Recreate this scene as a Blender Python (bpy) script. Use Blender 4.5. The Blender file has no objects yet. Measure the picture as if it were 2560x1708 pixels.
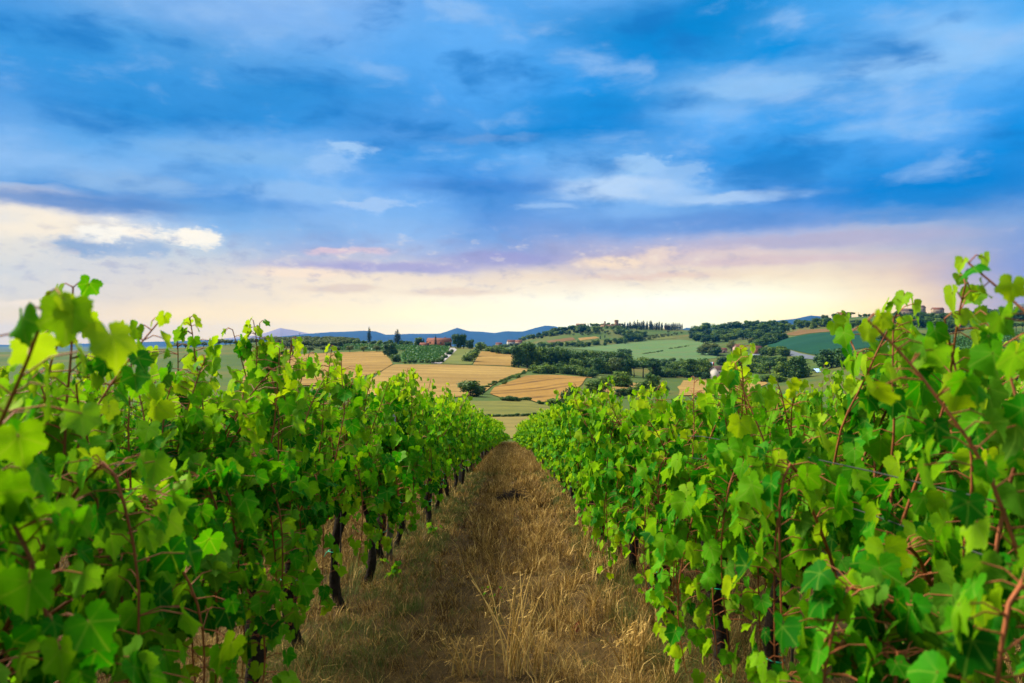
import bpy, math, random
import numpy as np
from mathutils import Vector, Matrix
from mathutils.geometry import delaunay_2d_cdt

R = math.radians
PI = math.pi
sc = bpy.context.scene
COL = sc.collection
EYE = 1.62                      # eye height over the path
F = 28.0 / 36.0 * 2560          # focal length in photo pixels
EXPO = 1.0

# ------------------------------------------------------------------ camera
cam = bpy.data.cameras.new('camera')
cam.lens = 28.0; cam.sensor_width = 36.0
cam.clip_start = 0.05; cam.clip_end = 60000
cam.dof.use_dof = True; cam.dof.focus_distance = 11.0; cam.dof.aperture_fstop = 4.0
camo = bpy.data.objects.new('camera', cam); COL.objects.link(camo)
camo.location = (0, 0, EYE); camo.rotation_euler = (R(90), 0, 0)
sc.camera = camo

# ------------------------------------------------------------------ sun
SUN_EL, SUN_AZ = R(48), R(-62)          # azimuth from +Y towards +X: the light comes from the left
sun = bpy.data.lights.new('sun', 'SUN')
sun.energy = 4.8; sun.angle = R(24); sun.color = (1.0, 0.93, 0.80)
suno = bpy.data.objects.new('sun', sun); COL.objects.link(suno)
sd = Vector((math.cos(SUN_EL) * math.sin(SUN_AZ), math.cos(SUN_EL) * math.cos(SUN_AZ), math.sin(SUN_EL)))
suno.rotation_euler = sd.to_track_quat('Z', 'Y').to_euler()
suno.location = (-20, 10, 40)

sc.view_settings.view_transform = 'Standard'
sc.view_settings.look = 'None'
sc.view_settings.gamma = 1.0
sc.view_settings.use_curve_mapping = False
sc.view_settings.exposure = EXPO
sc.render.engine = 'CYCLES'
sc.cycles.max_bounces = 6
sc.cycles.diffuse_bounces = 4
sc.cycles.transmission_bounces = 4
sc.cycles.volume_bounces = 0
sc.cycles.use_denoising = True


# ------------------------------------------------------------------ node helpers
class NT:
    def __init__(self, tree):
        self.t = tree; tree.nodes.clear()

    def put(self, sock, v):
        if isinstance(v, bpy.types.NodeSocket): self.t.links.new(v, sock)
        elif v is not None:
            if isinstance(v, (tuple, list)) and sock.type == 'RGBA' and len(v) == 3: v = (*v, 1)
            sock.default_value = v

    def n(self, typ, ins=None, **props):
        nd = self.t.nodes.new(typ)
        for k, v in props.items(): setattr(nd, k, v)
        for k, v in (ins or {}).items(): self.put(nd.inputs[k], v)
        return nd

    def m(self, op, a, b=None, c=None, clamp=False):
        nd = self.t.nodes.new('ShaderNodeMath'); nd.operation = op; nd.use_clamp = clamp
        for i, v in enumerate((a, b, c)):
            if v is not None: self.put(nd.inputs[i], v)
        return nd.outputs[0]

    def vm(self, op, a, b=None, out=0):
        nd = self.t.nodes.new('ShaderNodeVectorMath'); nd.operation = op
        self.put(nd.inputs[0], a)
        if b is not None: self.put(nd.inputs[1], b)
        return nd.outputs[out]

    def mix(self, f, a, b, blend='MIX'):
        nd = self.t.nodes.new('ShaderNodeMix'); nd.data_type = 'RGBA'; nd.blend_type = blend
        self.put(nd.inputs[0], f); self.put(nd.inputs[6], a); self.put(nd.inputs[7], b)
        return nd.outputs[2]

    def noise(self, vec, scale, detail=4, rough=0.55, out=0):
        nd = self.n('ShaderNodeTexNoise', {'Scale': scale, 'Detail': detail, 'Roughness': rough})
        self.put(nd.inputs['Vector'], vec)
        return nd.outputs[out]

    def ramp(self, fac, stops, interp='LINEAR'):
        nd = self.t.nodes.new('ShaderNodeValToRGB'); self.put(nd.inputs[0], fac)
        e = nd.color_ramp; e.interpolation = interp
        while len(e.elements) < len(stops): e.elements.new(0.5)
        for el, (p, c) in zip(e.elements, stops):
            el.position = p; el.color = (*c[:3], 1)
        return nd.outputs[0]

    def rng(self, v, a, b, c=0.0, d=1.0, smooth=False):
        nd = self.n('ShaderNodeMapRange', {'Value': v, 'From Min': a, 'From Max': b, 'To Min': c, 'To Max': d})
        if smooth: nd.interpolation_type = 'SMOOTHSTEP'
        return nd.outputs[0]


def lin(r, g, b):
    f = lambda c: (c / 255 / 12.92) if c <= 10 else ((c / 255 + 0.055) / 1.055) ** 2.4
    return (f(r), f(g), f(b))


# ------------------------------------------------------------------ sky (world)
def deg(X, Y):
    u = math.atan((X - 1280) / F)
    return math.degrees(u), math.degrees(math.atan((854 - Y) / F * math.cos(u)))


HAZE = 4.5e-5                     # density of the air (the haze box further down)
HAZE_COL = (0.02, 0.34, 1.0)
FAR, HAZE_TOP = 13000.0, 262.0
# the cloud deck: colour by bearing (columns, photo x 0..2560 every 256) and elevation (rows, photo y)
SKYROWS = [
    (0, "120,170,220 125,175,228 130,178,232 135,182,235 105,170,235 85,165,235 105,175,240 0,138,214 30,150,225 45,155,230 10,150,230"),
    (80, "85,155,220 115,170,225 125,175,230 125,178,235 100,172,238 95,172,240 40,145,220 0,136,210 75,165,235 70,165,238 20,152,232"),
    (160, "60,145,215 75,155,220 80,155,218 95,165,228 85,165,235 90,170,240 20,140,218 40,148,222 45,150,225 140,195,245 100,180,245"),
    (240, "50,145,215 46,142,213 55,145,215 42,138,210 65,152,225 80,165,238 40,148,225 150,200,245 130,190,245 110,182,245 115,185,245"),
    (320, "65,145,215 42,138,210 42,136,208 50,142,215 80,150,220 36,138,214 28,136,214 90,170,240 50,155,232 90,172,242 60,158,235"),
    (400, "110,168,225 100,168,228 112,172,230 125,180,236 55,145,220 95,168,235 112,175,235 55,148,225 50,152,230 95,170,240 10,142,225"),
    (460, "125,175,225 135,182,230 110,170,228 115,175,235 92,158,228 82,148,220 170,208,245 105,168,232 60,150,225 10,140,222 5,138,220"),
    (510, "110,160,215 80,140,206 74,140,210 122,172,230 120,175,235 82,144,215 130,180,235 100,160,225 88,145,220 20,132,214 50,138,214"),
    (545, "246,232,214 190,196,214 110,160,216 132,176,228 126,176,232 100,150,216 130,175,230 104,156,220 110,156,220 80,148,214 96,150,214"),
    (590, "246,233,216 236,228,220 150,184,224 142,180,226 145,182,230 126,160,216 155,172,216 150,172,218 175,182,214 158,176,212 122,160,214"),
    (640, "238,226,212 205,208,218 190,203,222 160,174,218 176,186,222 158,164,212 196,182,204 222,200,204 216,200,204 185,184,206 134,158,214"),
    (700, "215,212,215 220,212,212 228,215,208 250,228,205 246,225,205 245,222,200 245,222,200 248,225,198 250,228,198 220,195,190 140,155,212"),
    (750, "225,215,210 232,216,205 240,222,205 253,232,205 254,238,212 255,244,222 255,252,232 255,254,235 255,245,215 240,212,185 150,155,205"),
    (820, "240,220,200 245,222,200 250,228,200 254,234,204 255,240,212 255,248,222 255,252,222 255,250,215 255,240,200 240,210,180 170,165,200"),
]
# smaller clouds: place, half size (photo pixels at their bearing), colour, amount, raggedness
BLOBS = [
    (1600, 55, 260, 60, (0, 134, 210), .6, .4), (2050, 205, 260, 40, (30, 142, 220), .6, .5), (1560, 255, 300, 26, (26, 140, 218), .6, .5),
    (1900, 218, 150, 26, (150, 200, 246), .75, .9), (2280, 160, 200, 34, (150, 200, 247), .75, .9), (2180, 330, 190, 22, (112, 182, 244), .7, .7),
    (330, 462, 140, 24, (146, 188, 232), .8, .9), (560, 385, 190, 26, (128, 182, 232), .7, .7), (815, 412, 46, 22, (170, 206, 244), .45, 1.0),
    (730, 480, 150, 26, (150, 194, 240), .7, .9), (930, 510, 90, 16, (190, 214, 243), .5, 1.0), (860, 372, 60, 14, (170, 208, 246), .8, .8),
    (1545, 472, 140, 30, (186, 214, 246), .85, .95), (1600, 415, 60, 24, (166, 206, 245), .7, 1.0), (1870, 492, 190, 15, (176, 208, 244), .9, .8),
    (1710, 430, 60, 24, (150, 194, 240), .7, .9), (1370, 515, 60, 8, (150, 190, 238), .8, .5), (1230, 345, 110, 12, (110, 158, 216), .6, .5),
    (1200, 470, 190, 20, (70, 136, 212), .7, .4), (180, 506, 260, 20, (72, 134, 204), .8, .4), (2350, 470, 330, 46, (4, 132, 214), .8, .3),
    (1750, 560, 330, 24, (92, 146, 216), .7, .4), (2250, 545, 120, 16, (60, 140, 214), .6, .4),
    (110, 560, 150, 30, (250, 238, 218), .9, .6), (275, 590, 60, 30, (255, 250, 238), 1.0, 1.0), (350, 588, 34, 18, (255, 246, 232), .9, .8),
    (465, 596, 66, 20, (255, 249, 236), 1.0, 1.0), (212, 616, 74, 20, (140, 172, 212), .9, 1.0), (358, 620, 60, 20, (150, 180, 218), .8, 1.0),
    (980, 668, 260, 15, (168, 168, 214), .9, .4), (1240, 648, 170, 18, (156, 160, 212), .8, .4), (820, 632, 50, 9, (226, 200, 212), .8, .7),
    (930, 630, 60, 10, (226, 202, 212), .7, .7),  (760, 680, 130, 12, (254, 232, 208), .9, .6),
    (860, 722, 90, 11, (224, 206, 196), .8, .6), (1130, 728, 130, 11, (232, 210, 194), .7, .5), (1540, 655, 90, 14, (250, 226, 200), .9, .6),
    (1650, 640, 40, 24, (240, 218, 202), .7, .8), (1620, 690, 150, 10, (232, 206, 194), .8, .5), (2060, 600, 300, 16, (180, 176, 206), .7, .4),
    (1950, 650, 260, 12, (214, 192, 200), .7, .4), (120, 760, 90, 8, (244, 230, 214), .9, .7), (2180, 800, 200, 14, (244, 216, 180), .6, .3),
]


def build_world():
    w = bpy.data.worlds.new('World'); sc.world = w; w.use_nodes = True
    T = NT(w.node_tree)
    tc = T.n('ShaderNodeTexCoord')
    xyz = T.n('ShaderNodeSeparateXYZ', {0: tc.outputs['Generated']})
    u = T.m('MULTIPLY', T.m('ARCTAN2', xyz.outputs[0], xyz.outputs[1]), 57.2958)
    v = T.m('MULTIPLY', T.m('ARCSINE', xyz.outputs[2]), 57.2958)
    P = T.n('ShaderNodeCombineXYZ', {0: u, 1: v}).outputs[0]
    calm = T.rng(v, 0.5, 10.0, 0.35, 1.0)                    # clouds low over the horizon lie flatter
    cv = T.n('ShaderNodeCombineXYZ', {0: calm, 1: calm, 2: calm}).outputs[0]
    def wv(sc_, amp, det, ro):
        nz = T.noise(T.vm('MULTIPLY', P, sc_), 1.0, det, ro, 1)
        return T.vm('MULTIPLY', T.vm('MULTIPLY', T.vm('SUBTRACT', nz, (0.5, 0.5, 0.5)), amp), cv)
    w1 = wv((0.09, 0.20, 0), (8.0, 2.2, 0), 3, 0.5)
    w2 = wv((0.30, 0.80, 0), (4.2, 1.6, 0), 6, 0.56)
    PW = T.vm('ADD', T.vm('ADD', P, w1), w2)
    PF = T.vm('ADD', P, T.vm('MULTIPLY', w2, (0.8, 0.8, 0)))
    s2 = T.n('ShaderNodeSeparateXYZ', {0: PW}); uw, vw = s2.outputs[0], s2.outputs[1]
    D = T.noise(T.vm('ADD', T.vm('MULTIPLY', P, (0.13, 0.30, 0)), T.vm('MULTIPLY', w1, (0.12, 0.20, 0))), 1.0, 7, 0.52)
    D2 = T.noise(T.vm('ADD', T.vm('MULTIPLY', P, (0.55, 1.15, 0)), T.vm('MULTIPLY', w2, (0.10, 0.2, 0))), 1.0, 7, 0.62)
    u0, u1 = deg(0, 854)[0], deg(2560, 854)[0]
    fu = T.m('DIVIDE', T.m('SUBTRACT', uw, u0), u1 - u0)
    c = None; pv = None; mean = []
    S = [0.85 * a for a in HAZE_COL]
    for Y, cols in reversed(SKYROWS):
        el = deg(1280, Y)[1]
        tr = math.exp(-HAZE * min(FAR, HAZE_TOP / math.tan(R(el))))     # the air in front of the clouds dims them
        cl = [tuple(int(q) for q in k.split(',')) for k in cols.split()]
        if Y >= 640: cl = [(a, b, int(e * .98)) for a, b, e in cl]
        cl = [tuple(max(0.0, (a - (1 - tr) * b) / tr) for a, b in zip(lin(*k), S)) for k in cl]
        if Y >= 750: cl = [tuple(q * (1 + .16 * max(0, 1 - abs(i - 6.2) / 4)) for q in k) for i, k in enumerate(cl)]      # where the sun stands behind the cloud
        mean.append(np.mean(cl, 0))
        stops = [((deg(256 * i, 854)[0] - u0) / (u1 - u0), tuple(q * .4 for q in k)) for i, k in enumerate(cl)]
        rp = T.vm('MULTIPLY', T.ramp(fu, stops, 'CARDINAL'), (2.5, 2.5, 2.5))   # ramps hold values up to 1
        c = rp if c is None else T.mix(T.rng(vw, pv, el), c, rp)
        pv = el
    # round the back the deck goes on in its mean colours
    mc = None; pv = None
    for (Y, _), k in zip(reversed(SKYROWS), mean):
        el = deg(1280, Y)[1]
        mc = tuple(k) if mc is None else T.mix(T.rng(vw, pv, el), mc, tuple(k)); pv = el
    c = T.mix(T.rng(T.m('ABSOLUTE', u), 50, 95, 0, 1, True), c, mc)
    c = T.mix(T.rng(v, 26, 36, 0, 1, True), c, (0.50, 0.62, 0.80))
    c = T.mix(T.rng(v, 36, 56, 0, 1, True), c, (1.5, 1.52, 1.5))  # unseen sky overhead, brightened as added top light for the vines
    nish = T.n('ShaderNodeTexSky', sky_type='NISHITA', sun_disc=False, sun_elevation=SUN_EL, sun_rotation=SUN_AZ,
               air_density=1.0, dust_density=1.0, ozone_density=3.0)
    clear = T.vm('MULTIPLY', nish.outputs[0], (0.06, 0.17, 0.26))
    c = T.mix(0.06, c, clear)
    for X, Y, sx, sy, rgb, amp, rough in BLOBS:
        a, b = deg(X, Y)
        s = T.vm('MULTIPLY', T.vm('SUBTRACT', PF, (a, b, 0)), (34.7 / sx, 34.7 / sy, 0))
        q = T.vm('DOT_PRODUCT', s, s, 1)
        g = T.m('POWER', 2.71828, T.m('MULTIPLY', q, -0.8))
        g = T.m('ADD', g, T.m('MULTIPLY', T.m('SUBTRACT', D2 if sx < 130 else D, 0.5), (2.2 if sx < 130 else 1.6) * rough))
        g = T.m('MULTIPLY', T.rng(g, 0.5 - .45 * (1 - .3 * rough), 0.5 + .45 * (1 - .3 * rough), 0, 1, True), T.rng(q, 2.2, 5.0, 1.0, 0.0))
        tr = math.exp(-HAZE * min(FAR, HAZE_TOP / math.tan(R(b))))
        k = tuple(max(0.0, (p - (1 - tr) * r_) / tr) for p, r_ in zip(lin(*rgb), S))
        c = T.mix(T.m('MULTIPLY', g, amp), c, k)
    amt = T.rng(v, 2.0, 10.0, 0.25, 1.0)
    k = T.m('ADD', 1.0, T.m('MULTIPLY', T.m('SUBTRACT', D2, 0.5), T.m('MULTIPLY', amt, 0.14)))
    up = T.rng(v, 6.0, 11.0, 0.0, 1.0)
    c = T.mix(T.m('MULTIPLY', T.rng(D, 0.50, 0.30, 0, 0.74, True), up), c, lin(24, 120, 198))
    c = T.mix(T.m('MULTIPLY', T.rng(D, 0.51, 0.72, 0, 0.74, True), up), c, lin(152, 196, 243))
    low = T.m('MULTIPLY', T.m('MULTIPLY', T.rng(v, 2.0, 4.5, 0.0, 1.0), T.rng(v, 6.5, 8.5, 1.0, 0.0)), T.rng(u, 12, 20, 1.0, 0.15))
    c = T.mix(T.m('MULTIPLY', T.rng(D2, 0.50, 0.30, 0, 0.35, True), low), c, lin(150, 156, 196))
    c = T.mix(T.m('MULTIPLY', T.rng(D2, 0.54, 0.72, 0, 0.40, True), low), c, (1.0, 0.86, 0.66))
    c = T.vm('MULTIPLY', c, T.n('ShaderNodeCombineXYZ', {0: k, 1: k, 2: k}).outputs[0])
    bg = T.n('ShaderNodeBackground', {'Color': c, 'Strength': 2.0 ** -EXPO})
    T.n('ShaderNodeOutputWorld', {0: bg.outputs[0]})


build_world()

# ------------------------------------------------------------------ terrain function
# (photo column, photo row, distance): heights of the ground seen there
CP = [(-900, 1085, 95), (-200, 1085, 95), (600, 1085, 95), (1290, 1085, 95), (2000, 1085, 95), (2800, 1085, 95), (3500, 1085, 95),
      (600, 1040, 130), (1290, 1040, 130), (2000, 1040, 130), (700, 1003, 175), (1290, 1003, 175), (2000, 1008, 175),
      (700, 950, 250), (1180, 958, 255), (1000, 925, 330), (700, 910, 400), (950, 905, 400), (1200, 917, 400), (1290, 882, 520),
      (1150, 886, 500), (1020, 905, 420), (1000, 866, 600), (1180, 868, 600), (700, 880, 520), (850, 880, 520), (700, 852, 680),
      (850, 854, 680), (1000, 861, 680), (1110, 866, 640), (480, 868, 680), (300, 876, 680), (0, 880, 700), (-600, 880, 700), (-600, 920, 400), (200, 915, 400),
      (700, 868, 900), (1000, 870, 900), (300, 884, 900), (700, 895, 1500), (1100, 890, 1500), (300, 895, 1500), (-400, 895, 1500), (1180, 876, 900),
      (1330, 1003, 188), (1400, 942, 290), (1480, 946, 290), (1240, 946, 285), (1300, 926, 380), (1400, 923, 430), (1550, 955, 330),
      (1600, 922, 470), (1640, 905, 560), (1500, 890, 600), (1400, 885, 640), (1700, 857, 900), (1500, 864, 900), (1400, 866, 900),
      (1300, 865, 1100), (1255, 866, 1300),
      (1330, 846, 1150), (1380, 833, 1150), (1450, 820, 1180), (1530, 814, 1200), (1650, 821, 1200), (1720, 826, 1200), (1780, 830, 1300),
      (1500, 850, 1700), (1700, 852, 1700), (1300, 880, 1800), (1500, 890, 2600), (1900, 880, 2600), (1100, 890, 2600), (600, 890, 2600),
      (2400, 880, 2600), (2300, 835, 1500), (2560, 830, 1500), (2000, 845, 1600),
      (1600, 835, 1080), (1700, 838, 1050), (1450, 850, 1000),
      (1800, 965, 330), (1800, 945, 430), (1800, 916, 560), (1900, 890, 680), (1800, 862, 850), (1850, 845, 950), (1850, 827, 1080),
      (2000, 814, 1050), (2100, 796, 1000), (2300, 786, 950), (2560, 773, 900), (2900, 760, 900), (3400, 760, 900),
      (2030, 888, 500), (1960, 866, 600), (2150, 829, 660), (2150, 870, 500), (2000, 840, 720), (2200, 812, 800), (2420, 818, 700),
      (2350, 842, 480), (2560, 833, 500), (2800, 835, 500), (2560, 915, 280), (2350, 917, 300), (2250, 940, 280), (2450, 960, 250), (2900, 930, 280),
      (1980, 930, 430), (2100, 910, 400), (3400, 900, 400), (3400, 850, 600)]


def warp(x, y):
    r = np.sqrt(x * x + y * y) + 1e-6
    az = np.clip(np.arctan2(x, y), -0.85, 0.85)
    return az * 2.2, np.log(np.clip(r, 80, 2800) + 30)


_cp = np.array(CP, float)
_x = (_cp[:, 0] - 1280) / F * _cp[:, 2]; _y = _cp[:, 2]; _z = -(_cp[:, 1] - 854) / F * _cp[:, 2]
_U, _V = warp(_x, _y)


def _phi(d2):
    return 0.5 * d2 * np.log(d2 + 1e-9)


_n = len(_U)
_A = np.zeros((_n + 3, _n + 3))
_A[:_n, :_n] = _phi((_U[:, None] - _U) ** 2 + (_V[:, None] - _V) ** 2) + np.eye(_n) * 0.0015
_A[:_n, _n] = 1; _A[:_n, _n + 1] = _U; _A[:_n, _n + 2] = _V
_A[_n:, :_n] = _A[:_n, _n:].T
_W = np.linalg.solve(_A, np.concatenate([_z, np.zeros(3)]))
ROWY = np.array([-400, -40, -6, 0, 2, 4.4, 6.6, 8, 10, 13.6, 18, 30, 50, 70, 85])
ROWZ = np.array([-1.62, -1.5, -1.58, -1.62, -1.70, -1.87, -2.10, -2.26, -2.47, -2.86, -3.34, -4.75, -7.0, -9.3, -10.6])


def H(x, y):
    """ground height (world z) at x, y"""
    x = np.asarray(x, float); y = np.asarray(y, float)
    shp = np.broadcast(x, y).shape
    x = np.broadcast_to(x, shp).ravel(); y = np.broadcast_to(y, shp).ravel()
    u, v = warp(x, y)
    z = np.empty(len(x))
    for i in range(0, len(x), 20000):
        s = slice(i, i + 20000)
        z[s] = _phi((u[s, None] - _U) ** 2 + (v[s, None] - _V) ** 2) @ _W[:_n] + _W[_n] + _W[_n + 1] * u[s] + _W[_n + 2] * v[s]
    near = np.interp(y, ROWY, ROWZ)
    r = np.sqrt(x * x + y * y)
    back = np.clip((30 - y) / 60, 0, 1)                       # behind the camera the hill runs on level
    t = np.clip((r - 62) / 33, 0, 1); t = t * t * (3 - 2 * t)
    t = t * (1 - back * np.clip((400 - r) / 400, 0, 1))
    far = np.clip((r - 2600) / 4000, 0, 1)
    z = z * (1 - far) + (-45) * far
    return (near * (1 - t) + z * t + EYE).reshape(shp)


def h1(x, y): return float(H(np.array([x]), np.array([y]))[0])


_ys = np.exp(np.linspace(math.log(2.0), math.log(2600), 1500))


def ground(X, Y, dmin=2.0):
    """the ground point a photo pixel looks at"""
    a = (X - 1280) / F
    ys = _ys[(_ys >= dmin) & (_ys < 1500)]
    hz = H(a * ys, ys) - EYE
    b = min(-(Y - 854) / F, float((hz / ys).max()) - 2e-4)          # above the skyline: stand on the crest
    below = hz - b * ys > 0
    i = int(np.argmax(below))
    y = ys[i]
    if i > 0:
        y0, y1 = ys[i - 1], ys[i]
        for _ in range(12):
            ym = (y0 + y1) / 2
            if h1(a * ym, ym) - EYE - b * ym > 0: y1 = ym
            else: y0 = ym
        y = y1
    return Vector((a * y, y, h1(a * y, y)))


def at(X, d):
    x = (X - 1280) / F * d
    return Vector((x, d, h1(x, d)))


# ------------------------------------------------------------------ mesh helpers
class MB:
    """collects pieces of ONE mesh: vertices, faces, a tone per vertex, a material index per face"""
    def __init__(self): self.V = []; self.Q = []; self.T = []; self.a = []; self.b = []; self.qm = []; self.tm = []; self.n = 0

    def add(self, V, quads=None, tris=None, a=0.5, b=0.0, m=0):
        V = np.asarray(V, float).reshape(-1, 3)
        self.V.append(V)
        self.a.append(np.broadcast_to(np.asarray(a, float), (len(V),)).copy())
        self.b.append(np.broadcast_to(np.asarray(b, float), (len(V),)).copy())
        if quads is not None and len(quads):
            q = np.asarray(quads, int).reshape(-1, 4) + self.n; self.Q.append(q); self.qm.append(np.full(len(q), m))
        if tris is not None and len(tris):
            t = np.asarray(tris, int).reshape(-1, 3) + self.n; self.T.append(t); self.tm.append(np.full(len(t), m))
        self.n += len(V)

    def tube(self, pts, rad, k=6, a=0.5, m=0, caps=True):
        pts = np.asarray(pts, float); n = len(pts); rad = np.broadcast_to(np.asarray(rad, float), (n,))
        tg = np.gradient(pts, axis=0); tg /= np.linalg.norm(tg, axis=1)[:, None] + 1e-9
        up = np.array([0.31, 0.95, 0.1]) if abs(tg[:, 2]).mean() > 0.6 else np.array([0.05, 0.08, 1.0])
        e1 = np.cross(tg, up); e1 /= np.linalg.norm(e1, axis=1)[:, None] + 1e-9
        e2 = np.cross(tg, e1)
        th = np.arange(k) * 2 * PI / k
        V = pts[:, None] + rad[:, None, None] * (np.cos(th)[None, :, None] * e1[:, None] + np.sin(th)[None, :, None] * e2[:, None])
        i, j = np.meshgrid(np.arange(n - 1), np.arange(k), indexing='ij')
        i = i.ravel(); j = j.ravel(); j2 = (j + 1) % k
        q = np.stack([i * k + j, i * k + j2, (i + 1) * k + j2, (i + 1) * k + j], 1)
        V = V.reshape(-1, 3); t = None
        if caps:
            V = np.vstack([V, pts[-1:], pts[:1]])
            c = n * k; jj = np.arange(k)
            t = np.concatenate([np.stack([(n - 1) * k + jj, (n - 1) * k + (jj + 1) % k, np.full(k, c)], 1),
                                np.stack([(jj + 1) % k, jj, np.full(k, c + 1)], 1)])
        self.add(V, q, t, a, 0, m)

    def box(self, x0, x1, y0, y1, z0, z1, a=0.5, m=0):
        V = [(x, y, z) for z in (z0, z1) for y in (y0, y1) for x in (x0, x1)]
        self.add(V, [(0, 2, 3, 1), (4, 5, 7, 6), (0, 1, 5, 4), (2, 6, 7, 3), (0, 4, 6, 2), (1, 3, 7, 5)], None, a, 0, m)

    def mesh(self, name, mats, smooth=False):
        V = np.concatenate(self.V); me = bpy.data.meshes.new(name)
        me.vertices.add(len(V)); me.vertices.foreach_set('co', V.ravel())
        L = []; tot = []; mi = []
        for arrs, k, ms in ((self.Q, 4, self.qm), (self.T, 3, self.tm)):
            if arrs:
                A = np.concatenate(arrs); L.append(A.ravel()); tot.append(np.full(len(A), k)); mi.append(np.concatenate(ms))
        L = np.concatenate(L); tot = np.concatenate(tot); mi = np.concatenate(mi)
        me.loops.add(len(L)); me.loops.foreach_set('vertex_index', L.astype(np.int32))
        me.polygons.add(len(tot))
        me.polygons.foreach_set('loop_start', np.concatenate([[0], np.cumsum(tot)[:-1]]).astype(np.int32))
        me.polygons.foreach_set('loop_total', tot.astype(np.int32))
        me.polygons.foreach_set('material_index', mi.astype(np.int32))
        if smooth: me.polygons.foreach_set('use_smooth', np.ones(len(tot), bool))
        for nm, arr in (('tone', self.a), ('vein', self.b)):
            at_ = me.attributes.new(nm, 'FLOAT', 'POINT'); at_.data.foreach_set('value', np.concatenate(arr).astype(np.float32))
        me.update(calc_edges=True)
        for m in (mats if isinstance(mats, (list, tuple)) else [mats]): me.materials.append(m)
        return me


def link(name, data, parent=None, loc=None, rot=None, scale=None):
    o = bpy.data.objects.new(name, data); COL.objects.link(o)
    if parent is not None: o.parent = parent
    if loc is not None: o.location = loc
    if rot is not None: o.rotation_euler = rot
    if scale is not None: o.scale = scale
    return o


def tag(o, label=None, cat=None, group=None, kind=None):
    if label: o['label'] = label
    if cat: o['category'] = cat
    if group: o['group'] = group
    if kind: o['kind'] = kind
    return o


def copy_tree(o, parent=None):
    c = o.copy(); COL.objects.link(c)
    if parent is not None: c.parent = parent
    for ch in list(o.children): copy_tree(ch, c)
    return c


# ------------------------------------------------------------------ materials
def material(name):
    m = bpy.data.materials.new(name); m.use_nodes = True
    return m, NT(m.node_tree)


def finish(T, shader, bump=None):
    T.n('ShaderNodeOutputMaterial', {0: shader})


def bsdf(T, color, rough=0.8, spec=0.25, normal=None):
    nd = T.n('ShaderNodeBsdfPrincipled', {'Base Color': color, 'Roughness': rough, 'Specular IOR Level': spec})
    if normal is not None: T.put(nd.inputs['Normal'], normal)
    return nd.outputs[0]


def attr(T, nm): return T.n('ShaderNodeAttribute', attribute_name=nm).outputs['Fac']


def leaf_material(name, stops, under, trans=0.4, tcol=(1.25, 1.15, 0.5), vein=None, rough=0.55, spec=0.18, drift=0.40, spots=False):
    m, T = material(name)
    tone = attr(T, 'tone')
    geo = T.n('ShaderNodeNewGeometry')
    oi = T.n('ShaderNodeObjectInfo')
    t2 = T.m('ADD', tone, T.m('MULTIPLY', T.m('SUBTRACT', oi.outputs['Random'], 0.5), drift), clamp=True)
    c = T.ramp(t2, stops)
    if vein:
        c = T.mix(T.m('MULTIPLY', T.m('POWER', attr(T, 'vein'), 5.0), 0.55), c, vein)
    if spots:                                            # blotches and a few brown specks
        oc = T.n('ShaderNodeTexCoord').outputs['Object']
        c = T.mix(T.rng(T.noise(oc, 14, 4, 0.6), 0.40, 0.68, 0, 0.55), c, T.vm('MULTIPLY', c, (0.55, 0.66, 0.7)))
        c = T.mix(T.rng(T.noise(oc, 46, 3, 0.6), 0.70, 0.76, 0, 0.7), c, (0.16, 0.09, 0.02))
    up = T.mix(0.40, c, under)
    c = T.mix(geo.outputs['Backfacing'], c, up)
    s1 = bsdf(T, c, rough, spec)
    tr = T.n('ShaderNodeBsdfTranslucent', {'Color': T.mix(1.0, c, tcol, 'MULTIPLY')})
    ms = T.n('ShaderNodeMixShader', {0: trans}); T.put(ms.inputs[1], s1); T.put(ms.inputs[2], tr.outputs[0])
    finish(T, ms.outputs[0])
    return m


def plain(name, col, rough=0.85, var=0.25, scale=6.0, bump=0.0, spec=0.2):
    m, T = material(name)
    tc = T.n('ShaderNodeTexCoord').outputs['Object']
    n = T.noise(tc, scale, 5, 0.6)
    k = T.rng(n, 0.25, 0.75, 1 - var, 1 + var)
    c = T.vm('MULTIPLY', col, T.n('ShaderNodeCombineXYZ', {0: k, 1: k, 2: k}).outputs[0])
    nrm = None
    if bump:
        nrm = T.n('ShaderNodeBump', {'Strength': bump, 'Distance': 0.02, 'Height': T.noise(tc, scale * 4, 6, 0.65)}).outputs[0]
    finish(T, bsdf(T, c, rough, spec, nrm))
    return m


M = {}
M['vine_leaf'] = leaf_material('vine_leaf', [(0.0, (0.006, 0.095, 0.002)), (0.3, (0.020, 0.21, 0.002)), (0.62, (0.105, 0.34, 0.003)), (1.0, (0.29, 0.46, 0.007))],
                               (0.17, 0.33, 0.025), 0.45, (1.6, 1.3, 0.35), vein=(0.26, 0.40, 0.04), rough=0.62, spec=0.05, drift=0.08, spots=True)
M['red_leaf'] = leaf_material('red_leaf', [(0, (0.10, 0.012, 0.008)), (1, (0.22, 0.03, 0.015))], (0.2, 0.05, 0.03), 0.35, (1.3, 0.8, 0.6))
M['tree_leaf'] = leaf_material('tree_leaf', [(0.0, (0.012, 0.052, 0.002)), (0.45, (0.040, 0.108, 0.004)), (1.0, (0.20, 0.27, 0.012))], (0.04, 0.09, 0.02), 0.22, (1.2, 1.1, 0.5))
M['dark_leaf'] = leaf_material('dark_leaf', [(0.0, (0.006, 0.036, 0.003)), (0.5, (0.019, 0.074, 0.004)), (1.0, (0.085, 0.155, 0.008))], (0.03, 0.06, 0.02), 0.18, (1.2, 1.1, 0.5))
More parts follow.
